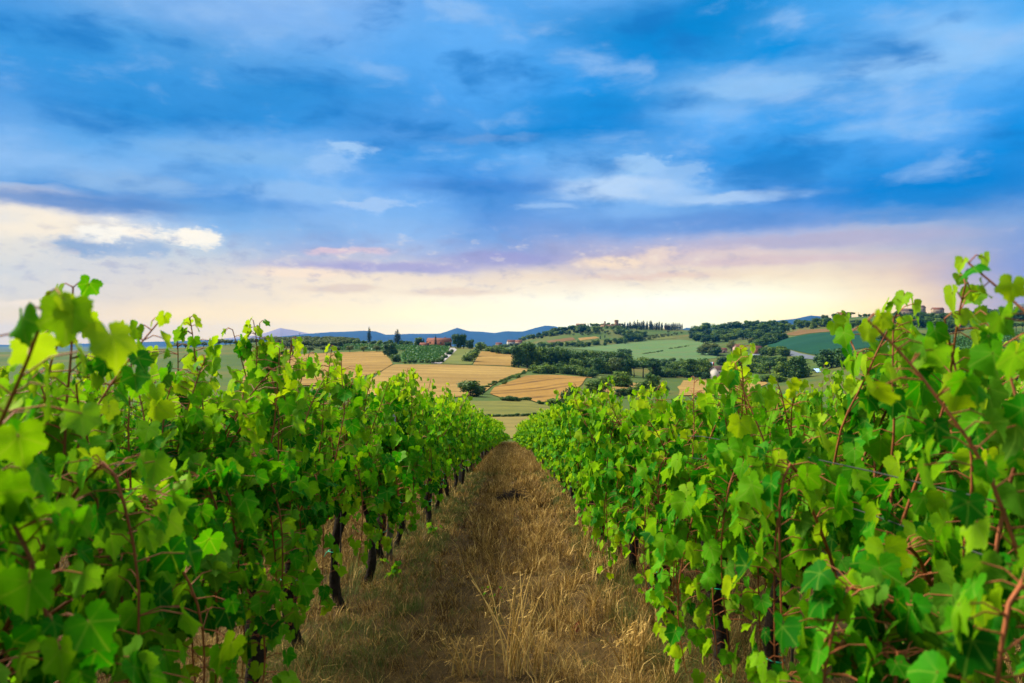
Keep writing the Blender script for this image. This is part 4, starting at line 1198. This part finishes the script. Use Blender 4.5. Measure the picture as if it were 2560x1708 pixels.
# --- right hillside woods and ridge
GR = 'woods on the hillside right of castle hill'
for (a, c, n) in (((1735, 833), (1960, 808), 20), ((1730, 845), (1960, 830), 18), ((1740, 856), (1940, 848), 15), ((1880, 870), (1960, 850), 8)):
    band(['dark', 'broadleaf', 'dark', 'broadleaf', 'bush'], [a, c], n, 21, 1.25, 'dark tree in the woods on the hillside beyond the clover field', GR, 6, 3)
band(['dark', 'broadleaf'], [(1985, 822), (2080, 818), (2240, 822)], 26, 20, 1.15, 'tree in the dark belt above the teal field', 'dark belt above the teal field', 6, 3)
tree('yellow', 2122, 823, 14, 16, 'yellowish tree standing out of the dark belt above teal field')
band(['bush', 'yellow'], [(1950, 812), (2070, 800)], 10, 9, 1.3, 'small bush on the bare ridge left of the white ridge house', 'bushes on the bare ridge', 6, 2)
tree('cypress', 1944, 802, 18, 7, 'thin poplar-like tree sticking up from the right ridge')
tree('broadleaf', 1923, 808, 14, 18, 'small round tree on the ridge left of the poplar')
tree('yellow', 2060, 793, 18, 24, 'golden-lit tree on the ridge left of the white house')  # golden light on the crown is put into its yellow leaf colour
tree('dark', 2086, 790, 18, 16, 'dark tree touching the left end of the white ridge house')
tree('umbrella', 2128, 786, 15, 24, 'flat-topped pine behind the white ridge house')
band(['bush', 'yellow'], [(2150, 787), (2245, 783)], 14, 8, 1.1, 'tiny tree in the line along the ridge between the houses', 'tiny trees along the ridge', 3, 1)
tree('umbrella', 2279, 775, 14, 22, 'flat-topped pine above the grey ridge buildings')
band(['dark', 'broadleaf'], [(2240, 800), (2420, 803)], 18, 22, 1.15, 'dark tree in the wood below the ridge buildings', 'wood below the ridge buildings', 6, 5)
band(['dark', 'broadleaf'], [(2200, 812), (2440, 818)], 18, 24, 1.15, 'dark tree in the wood below the ridge buildings', 'wood below the ridge buildings', 8, 6)
band(['dark', 'broadleaf', 'bush'], [(2200, 842), (2330, 862)], 14, 26, 1.2, 'dark tree between the teal field and the green vineyard', 'trees left of the green vineyard', 8, 9)
band(['dark', 'bush'], [(2140, 900), (2330, 930)], 14, 30, 1.2, 'dark bushy tree in the dip right of the massive tree', 'trees in the dip', 8, 9)
band(['dark'], [(2430, 805), (2600, 800)], 16, 26, 1.15, 'dark tree in the wood under the rightmost ridge villa', 'wood under the rightmost villa', 7, 6)
band('umbrella', [(2480, 836), (2600, 822)], 9, 22, 1.2, 'umbrella pine in the line above the green vineyard', 'pines above the green vineyard', 3, 1, .12)
band('umbrella', [(2330, 850), (2395, 846)], 6, 26, 1.1, 'umbrella pine at the left top of the green vineyard', 'pines at the vineyard corner', 3, 1, .12)
band('dark', [(2440, 945), (2620, 955)], 12, 16, 1.7, 'dark shrub in the hedge under the right-hand stubble field', 'hedge under the right stubble', 5, 3)
band(['dark', 'bush'], [(1215, 868), (1300, 866)], 12, 7, 1.6, 'tiny dark tree around the far hamlet', 'trees around the far hamlet', 5, 2)

# --- distant planted vine rows: strips of foliage nobody counts
def vine_plot(name, corners, spacing, ang, h, cell, label):
    P = np.array([(p.x, p.y) for p in (ground(*c) for c in corners)])
    a = R(ang); e = np.array([math.sin(a), math.cos(a)]); nrm = np.array([e[1], -e[0]])
    s = P @ nrm; u = P @ e
    rg = np.random.default_rng(4); pts = []
    for o in np.arange(s.min(), s.max(), spacing):
        q = np.arange(u.min(), u.max(), cell); g = q[:, None] * e + o * nrm
        ins = np.zeros(len(g), bool)
        for A, B in zip(P, np.roll(P, -1, 0)):
            c = (A[1] > g[:, 1]) != (B[1] > g[:, 1])
            ins ^= c & (g[:, 0] < (B[0] - A[0]) * (g[:, 1] - A[1]) / (B[1] - A[1] + 1e-9) + A[0])
        pts.append(g[ins])
    g = np.concatenate(pts); n = len(g)
    b = MB()
    for rep in range(3):
        gg = g + rg.normal(0, .20, g.shape)
        z = H(gg[:, 0], gg[:, 1]) + h * rg.uniform(.35, 1.0, n)
        c = np.stack([gg[:, 0], gg[:, 1], z], 1)
        nn = rg.normal(0, 1, (n, 3)); nn[:, 2] = np.abs(nn[:, 2]) + .3; nn /= np.linalg.norm(nn, axis=1)[:, None]
        t1 = np.cross(nn, rg.normal(0, 1, (n, 3))); t1 /= np.linalg.norm(t1, axis=1)[:, None]; t2 = np.cross(nn, t1)
        w = cell * .62 * rg.uniform(.6, 1.2, n)[:, None]
        b.add(np.stack([c - t1 * w, c - t2 * w, c + t1 * w, c + t2 * w], 1).reshape(-1, 3), (np.arange(n) * 4)[:, None] + np.arange(4), None, np.repeat(rg.uniform(.15, .75, n), 4))
    tag(link(name, b.mesh(name, M['plot_leaf'])), label, None, None, 'stuff')


M['plot_leaf'] = leaf_material('plot_leaf', [(0, (0.018, 0.075, 0.012)), (.5, (0.035, 0.12, 0.014)), (1, (0.08, 0.19, 0.02))], (0.08, 0.15, 0.03), .25, (1.2, 1.1, .5))
vine_plot('distant_vine_rows', [(1004, 889), (1031, 870), (1088, 868), (1126, 872), (1090, 905), (1008, 905)], 3.2, 28, 1.9, .9, 'green vine rows on the plot below the farmhouse')
vine_plot('distant_vine_rows', [(2330, 858), (2402, 849), (2560, 836), (2720, 834), (2760, 914), (2470, 915), (2382, 891)], 4.2, 72, 1.7, .8, 'close-planted vine rows on the bright green slope')
vine_plot('distant_vine_rows', [(830, 876), (850, 864), (1000, 866), (1045, 869), (1010, 878)], 3.2, 70, 1.8, 1.1, 'vine rows on the strip behind the field olives')

# ------------------------------------------------------------------ buildings
def building(name, label, cat, X, Y, wpx, hpx, depth, yaw, wall, roof, rise=.22, wins=(), chim=(), d=None, hip=False, group=None, lean=None):
    """walls, tiled roof with overhang, recessed-looking window and door panels, chimneys; sizes in photo pixels at its place"""
    p = at(X, d) if d else ground(X, Y, 90)
    k = p.y / F; w = wpx * k; h = hpx * k; dp = depth * w
    r = link(name, None, None, (p.x, p.y, p.z), (0, 0, R(yaw))); tag(r, label, cat, group)
    b = MB(); rh = rise * min(w, dp)
    b.box(-w / 2, w / 2, -dp / 2, dp / 2, -2.5, h)
    for s in (-1, 1):                                    # gables
        b.add([(s * w / 2, -dp / 2, h), (s * w / 2, dp / 2, h), (s * w / 2, 0, h + rh)], None, [(0, 1, 2) if s > 0 else (1, 0, 2)])
    link('wall', b.mesh('wall', M[wall]), r)
    b = MB(); o = .35; th = .16
    for s in (-1, 1):
        e = s * (dp / 2 + o); ze = h - rh * o / (dp / 2) + .03; zr = h + rh + .03
        V = [(-w / 2 - o, e, ze), (w / 2 + o, e, ze), (w / 2 + o, 0, zr), (-w / 2 - o, 0, zr)]
        V += [(x, y, z + th) for x, y, z in V]
        q = [(0, 1, 2, 3), (4, 5, 6, 7), (0, 1, 5, 4), (1, 2, 6, 5), (3, 0, 4, 7)]
        b.add(V, q)
    rf = link('roof', b.mesh('roof', M[roof]), r)
    for cx, ch in chim:
        c = MB(); cz = h + rh * .6
        c.box(cx * w - .4, cx * w + .4, dp * .12 - .4, dp * .12 + .4, cz - .6, h + rh + ch); c.box(cx * w - .5, cx * w + .5, dp * .12 - .5, dp * .12 + .5, h + rh + ch, h + rh + ch + .2)
        link('chimney', c.mesh('chimney', M[wall]), rf)
    for (wx, wz, ww, wh) in wins:                        # fractions of the front wall
        c = MB(); c.box(wx * w - ww * w / 2, wx * w + ww * w / 2, -dp / 2 - .05, -dp / 2 + .1, wz * h, (wz + wh) * h)
        link('door' if wz < .02 else 'window', c.mesh('window', M['window']), r)
    return r


W2 = [(-.35, .58, .07, .24), (-.12, .58, .07, .24), (.12, .58, .07, .24), (.35, .58, .07, .24), (-.24, .0, .09, .36), (.24, .12, .07, .24)]
building('farmhouse', 'long brick farmhouse with tiled roof on the left crest', 'farmhouse', 1098, 867, 58, 14, .42, -8, 'brick', 'roof_tile', .3, W2, [(-.2, .7), (.25, .6)])
building('farm_annex', 'low brick annex at the left end of the brick farmhouse', 'annex', 1061, 869, 20, 8, .6, -8, 'brick', 'roof_tile', .3, [(-.2, .2, .14, .4), (.2, .0, .18, .55)])
building('white_house', 'small tall white house with brown roof above the lower golden field', 'house', 1795, 946, 30, 22, .8, 32, 'plaster', 'old_tile', .35, [(.1, .25, .12, .18), (-.25, .6, .12, .16)])
building('brick_house', 'red-roofed house furthest left among trees beside the teal field', 'house', 1848, 880, 26, 12, .7, 20, 'pink_plaster', 'roof_tile', .35, [(-.2, .5, .12, .3), (.2, .5, .12, .3)], [(.1, .6)])
building('low_house', 'low pinkish outbuilding below the left red-roofed house', 'outbuilding', 1808, 882, 16, 8, .7, 10, 'pink_plaster', 'roof_tile', .35, [(0, 0, .2, .6)])
building('brick_house', 'square red-roofed house right of the other, above the barns', 'house', 1893, 885, 22, 13, .8, 24, 'brick', 'roof_tile', .4, [(-.2, .5, .12, .3), (.2, .5, .12, .3)])
building('barn', 'long low barn with pale wall and grey sheet roof', 'barn', 1852, 899, 44, 6, .45, 6, 'plaster', 'sheet_roof', .2, [(-.3, .1, .1, .6), (.0, .1, .1, .6), (.3, .1, .1, .6)])
building('barn', 'dark-roofed second barn behind the pale-walled barn', 'barn', 1888, 896, 32, 6, .5, 6, 'stone', 'sheet_roof', .25, [(0, 0, .2, .7)])
building('ridge_house', 'white house with red roof on the ridge beside dark tree', 'house', 2108, 788, 34, 9, .5, 14, 'plaster', 'roof_tile', .35, [(-.3, .3, .06, .35), (.0, .3, .06, .35), (.3, .3, .06, .35)])
building('ridge_house', 'long low grey-roofed building on the ridge among the vine shoots', 'house', 2268, 786, 46, 9, .4, 5, 'cream_plaster', 'old_tile', .35, [(-.3, .3, .06, .35), (.1, .3, .06, .35)])
building('ridge_tower_house', 'tall cream block rising from the long ridge building', 'house', 2301, 784, 18, 17, .9, 5, 'cream_plaster', 'old_tile', .3, [(-.2, .6, .12, .18), (.2, .6, .12, .18)])
building('ridge_house', 'red-roofed low house right of the cream block on ridge', 'house', 2344, 783, 26, 10, .5, 0, 'cream_plaster', 'roof_tile', .35, [(-.2, .3, .08, .35), (.2, .3, .08, .35)])
building('villa', 'pale villa with bluish roof at the far right end of ridge', 'villa', 2545, 775, 44, 11, .5, -5, 'plaster', 'sheet_roof', .25, [(-.3, .3, .06, .4), (-.1, .3, .06, .4), (.1, .3, .06, .4), (.3, .3, .06, .4)])
building('hamlet_house', 'small yellow house at the left of the far hamlet', 'house', 1247, 866, 15, 7, .7, 10, 'cream_plaster', 'roof_tile', .35, [(0, .3, .15, .3)])
building('hamlet_house', 'white-walled house in the middle of the far hamlet', 'house', 1278, 863, 20, 8, .6, 15, 'plaster', 'roof_tile', .4, [(-.2, .3, .1, .3), (.2, .3, .1, .3)])
building('hamlet_house', 'pinkish house at the right of the far hamlet', 'house', 1297, 862, 16, 7, .7, -10, 'pink_plaster', 'roof_tile', .4, [(0, .3, .15, .3)])
building('stone_house', 'small stone house under the cypresses on castle hill', 'house', 1668, 824, 14, 5, .7, 0, 'pink_plaster', 'roof_tile', .4, [(0, .3, .15, .3)])
building('stone_house', 'reddish house by the three tiny cypresses on castle ridge', 'house', 1452, 820, 22, 5, .6, 0, 'pink_plaster', 'roof_tile', .4, [(0, .3, .15, .3)])


def castle():
    p = ground(1530, 817, 90); k = p.y / F
    r = link('castle', None, None, (p.x, p.y, p.z), (0, 0, 0)); tag(r, 'ruined stone castle with two towers on the crest of the hill', 'castle')
    b = MB(); x0, x1, y0, y1, h = -27 * k, 22 * k, -5, 9, 4.5 * k
    b.box(x0, x1, y0, y0 + 1.4, -4, h); b.box(x0, x1, y1 - 1.4, y1, -4, h * .9); b.box(x0, x0 + 1.4, y0 + 1.4, y1 - 1.4, -4, h * .95); b.box(x1 - 1.4, x1, y0 + 1.4, y1 - 1.4, -4, h * .95)
    n = 11
    for i in range(n):
        xm = x0 + (i + .5) * (x1 - x0) / n
        b.box(xm - .8, xm + .8, y0, y0 + .8, h, h + 1.1 * (1 if i % 4 else .4))
    link('wall', b.mesh('wall', M['stone']), r)
    for cx, w, hh, nm in ((-19, 4.2, 12, 'tower'), (10, 8.5, 13, 'tower')):
        c = MB(); X = cx * k; s = w * k / 2; zt = hh * k
        c.box(X - s, X + s, y0 - s - .3, y0 + s - .3, -4, zt)
        if w > 6: c.box(X - s * 1.12, X + s * 1.12, y0 - s * 1.12 - .3, y0 + s * 1.12 - .3, zt, zt + 1.2)
        m_ = 4 if w > 6 else 2; e = s * (1.12 if w > 6 else 1); zb = zt + (1.2 if w > 6 else 0)
        for i in range(m_):
            xm = X - e + (i + .5) * 2 * e / m_
            c.box(xm - e / m_ * .6, xm + e / m_ * .6, y0 - e - .3, y0 - e + .5, zb, zb + 1.0)
            c.box(xm - e / m_ * .6, xm + e / m_ * .6, y0 + e - 1.1, y0 + e - .3, zb, zb + 1.0)
        tw = link('tower', c.mesh('tower', M['stone']), r)
        q = MB(); q.box(X - .45, X + .45, y0 - s - .36, y0 - s, zt * .65, zt * .65 + 1.6); link('window', q.mesh('window', M['window']), tw)


castle()


def site_box():
    p = ground(1781, 914, 90); k = p.y / F
    r = link('container', None, None, (p.x, p.y, p.z), (0, 0, R(-12))); tag(r, 'tiny red, white and blue container behind the white house', 'container')
    w = 2.6 * k
    for nm, x0, x1, mt in (('red_panel', -1.5, -.4, 'blue_paint'), ('white_panel', -.4, .5, 'white_paint'), ('blue_panel', .5, 1.5, 'red_paint')):
        b = MB(); b.box(x0 * w, x1 * w, -1.2, 1.2, .1, 8.5 * k); b.box(x0 * w, x1 * w, -1.25, -1.2, 4 * k, 4.4 * k); link('panel', b.mesh('panel', M[mt]), r)


site_box()


def pole(X, Y, hpx, label):
    p = ground(X, Y, 90); k = p.y / F; h = hpx * k
    r = link('utility_pole', None, None, (p.x, p.y, p.z)); tag(r, label, 'pole')
    b = MB(); b.tube([(0, 0, -.5), (0, 0, h * .5), (0, 0, h)], [.16, .13, .10], 8); link('pole', b.mesh('pole', M['tree_bark'], True), r)
    b = MB(); b.box(-.9, .9, -.06, .06, h * .92, h * .92 + .14); link('crossarm', b.mesh('crossarm', M['tree_bark']), r)


pole(681, 856, 14, 'thin utility pole in front of the pale far mountain, left one')
pole(749, 850, 20, 'thin utility pole against the blue hills behind the olive grove')
pole(2146, 787, 12, 'small utility pole on the ridge right of the white house')

# blue tarpaulin sheet by the road
def tarp():
    p = ground(2040, 932, 90); k = p.y / F
    rg = np.random.default_rng(3); n = 12
    u, v = np.meshgrid(np.linspace(-1, 1, n), np.linspace(-1, 1, n))
    x = u * 9 * k + v * 3 * k; y = v * 5 + u * 1.5; z = np.maximum(.15, (10 * k) * (1 - .75 * np.abs(v) ** 1.5)) + .12 * np.sin(u * 7 + v * 3)
    b = MB(); V = np.stack([x, y, z], -1).reshape(-1, 3)
    i, j = np.meshgrid(np.arange(n - 1), np.arange(n - 1), indexing='ij'); i = i.ravel(); j = j.ravel()
    q = np.stack([i * n + j, i * n + j + 1, (i + 1) * n + j + 1, (i + 1) * n + j], 1); b.add(V, q)
    o = link('tarpaulin', b.mesh('tarpaulin', M['pale_blue'], True), None, (p.x, p.y, p.z)); tag(o, 'pale blue tarpaulin heap beside the massive dark tree', 'tarpaulin')


tarp()

# ------------------------------------------------------------------ things on the path
def oat(x, y, h, n, seed, label):
    rg = np.random.default_rng(seed); z0 = h1(x, y)
    r = link('wild_oat', None, None, (x, y, z0)); tag(r, label, 'oat stalks')
    S = MB(); E = MB(); Lf = MB()
    for k in range(n):
        a = rg.uniform(0, 6.28); ln = h * rg.uniform(.55, 1.05); le = rg.uniform(.02, .42) * (1 if rg.random() < .8 else 2)
        t = np.linspace(0, 1, 8); bx, by = rg.normal(0, .035), rg.normal(0, .035)
        p = np.stack([bx + math.cos(a) * le * ln * t ** 1.6, by + math.sin(a) * le * ln * t ** 1.6, -.02 + ln * t * (1 - .12 * le * t)], 1)
        S.tube(p, np.interp(t, [0, 1], [.0042, .0018]), 4, rg.uniform(.75, 1.0), caps=False)
        for e in range(9):
            q = .72 + .28 * e / 8; c = np.array([np.interp(q, t, p[:, i]) for i in range(3)])
            d = np.array([rg.normal(0, .02), rg.normal(0, .02), -.008 - .02 * rg.random()]); l = .018
            E.add([c, c + d + (0, .0035, 0), c + d + (0, 0, -l), c + d - (0, .0035, 0)], [(0, 1, 2, 3)], None, rg.uniform(.7, 1))
        if rg.random() < .5:
            q = rg.uniform(.15, .5); c = np.array([np.interp(q, t, p[:, i]) for i in range(3)]); a2 = rg.uniform(0, 6.28); l = rg.uniform(.1, .22)
            tt = np.linspace(0, 1, 5); m_ = np.stack([c[0] + math.cos(a2) * l * tt, c[1] + math.sin(a2) * l * tt, c[2] + l * (.7 * tt - .9 * tt ** 2)], 1)
            Lf.tube(m_, np.interp(tt, [0, 1], [.0022, .0006]), 3, rg.uniform(.5, .9), caps=False)
    link('stems', S.mesh('stems', M['straw'], True), r); link('panicle', E.mesh('panicle', M['straw']), r); link('blades', Lf.mesh('blades', M['straw']), r)


g = ground(1285, 1690); oat(g.x, g.y, .62, 22, 1, 'tall golden wild oat clump in the middle foreground of the path')
g = ground(1345, 1680); oat(g.x, g.y, .30, 12, 2, 'shorter dry oat clump right beside the tallest one')
g = ground(1160, 1690); oat(g.x, g.y, .26, 14, 3, 'dry tuft left of the tall oat clump near the frame bottom')
g = ground(1590, 1670); oat(g.x, g.y, .34, 24, 4, 'bushy straw clump near the vines at the right of path')
g = ground(1275, 1310); oat(g.x, g.y, .50, 8, 5, 'thin pale stalks rising behind the dark twig heap')
g = ground(1350, 1350); oat(g.x, g.y, .40, 7, 6, 'few bent stalks in front of the dark twig heap, right side')


def twig_heap():
    g = ground(1283, 1258); rg = np.random.default_rng(8); b = MB()
    for k in range(280):
        a = rg.uniform(0, 6.28); c = np.array([rg.normal(0, .11), rg.normal(0, .10), abs(rg.normal(0.04, .07))]); l = rg.uniform(.08, .22)
        d = np.array([math.cos(a) * l, math.sin(a) * l, rg.normal(.0, .05)])
        b.tube([c - d, c + (0, 0, .02), c + d], .0045, 4)
    o = link('twig_heap', b.mesh('twig_heap', M['bark']), None, (g.x, g.y, g.z)); tag(o, 'dark heap of old twigs lying in the middle of the path', 'twig heap')


twig_heap()


def weed(X, Y, n, size, mat, name, label, cat, h=.25, seed=1):
    g = ground(X, Y); rg = np.random.default_rng(seed)
    r = link(name, None, None, (g.x, g.y, g.z)); tag(r, label, cat)
    S = MB(); L = MB(); P, N_, T_, Z = [], [], [], []
    for k in range(max(2, n // 5)):
        a = rg.uniform(0, 6.28); t = np.linspace(0, 1, 5); l = h * rg.uniform(.6, 1.1)
        p = np.stack([math.cos(a) * l * .5 * t, math.sin(a) * l * .5 * t, -.02 + l * t], 1); S.tube(p, .003, 4)
        for e in range(5):
            q = rg.uniform(.3, 1); c = np.array([np.interp(q, t, p[:, i]) for i in range(3)]); b2 = rg.uniform(0, 6.28)
            P.append(c + [.03 * math.cos(b2), .03 * math.sin(b2), 0]); N_.append([math.cos(b2) * .7, math.sin(b2) * .7, .8]); T_.append([math.cos(b2), math.sin(b2), -.5]); Z.append(size * rg.uniform(.6, 1.1))
    add_leaves(L, rg, np.array(P), np.array(N_, float), np.array(T_), np.array(Z), rg.uniform(.2, .7, len(P)), 'mid')
    link('stems', S.mesh('stems', M['cane']), r); link('leaves', L.mesh('leaves', M[mat], True), r)


weed(1463, 1305, 26, .055, 'red_leaf', 'red_weed', 'dark red leafy sprig at the foot of the right-hand vines', 'weed', .26, 3)
weed(1440, 1575, 10, .03, 'red_leaf', 'red_weed', 'small dark red weed lying on the path beside straw', 'weed', .08, 4)
weed(985, 1455, 22, .05, 'vine_leaf', 'vine_sucker', 'green sucker shoot at the foot of a left-hand vine trunk', 'vine shoot', .25, 5)
weed(1090, 1345, 18, .05, 'vine_leaf', 'vine_sucker', 'farther green sucker shoot beside a left-hand vine trunk', 'vine shoot', .22, 6)
weed(1240, 1520, 8, .022, 'vine_leaf', 'small_weed', 'little green weed among the tall oat stalks', 'weed', .22, 7)
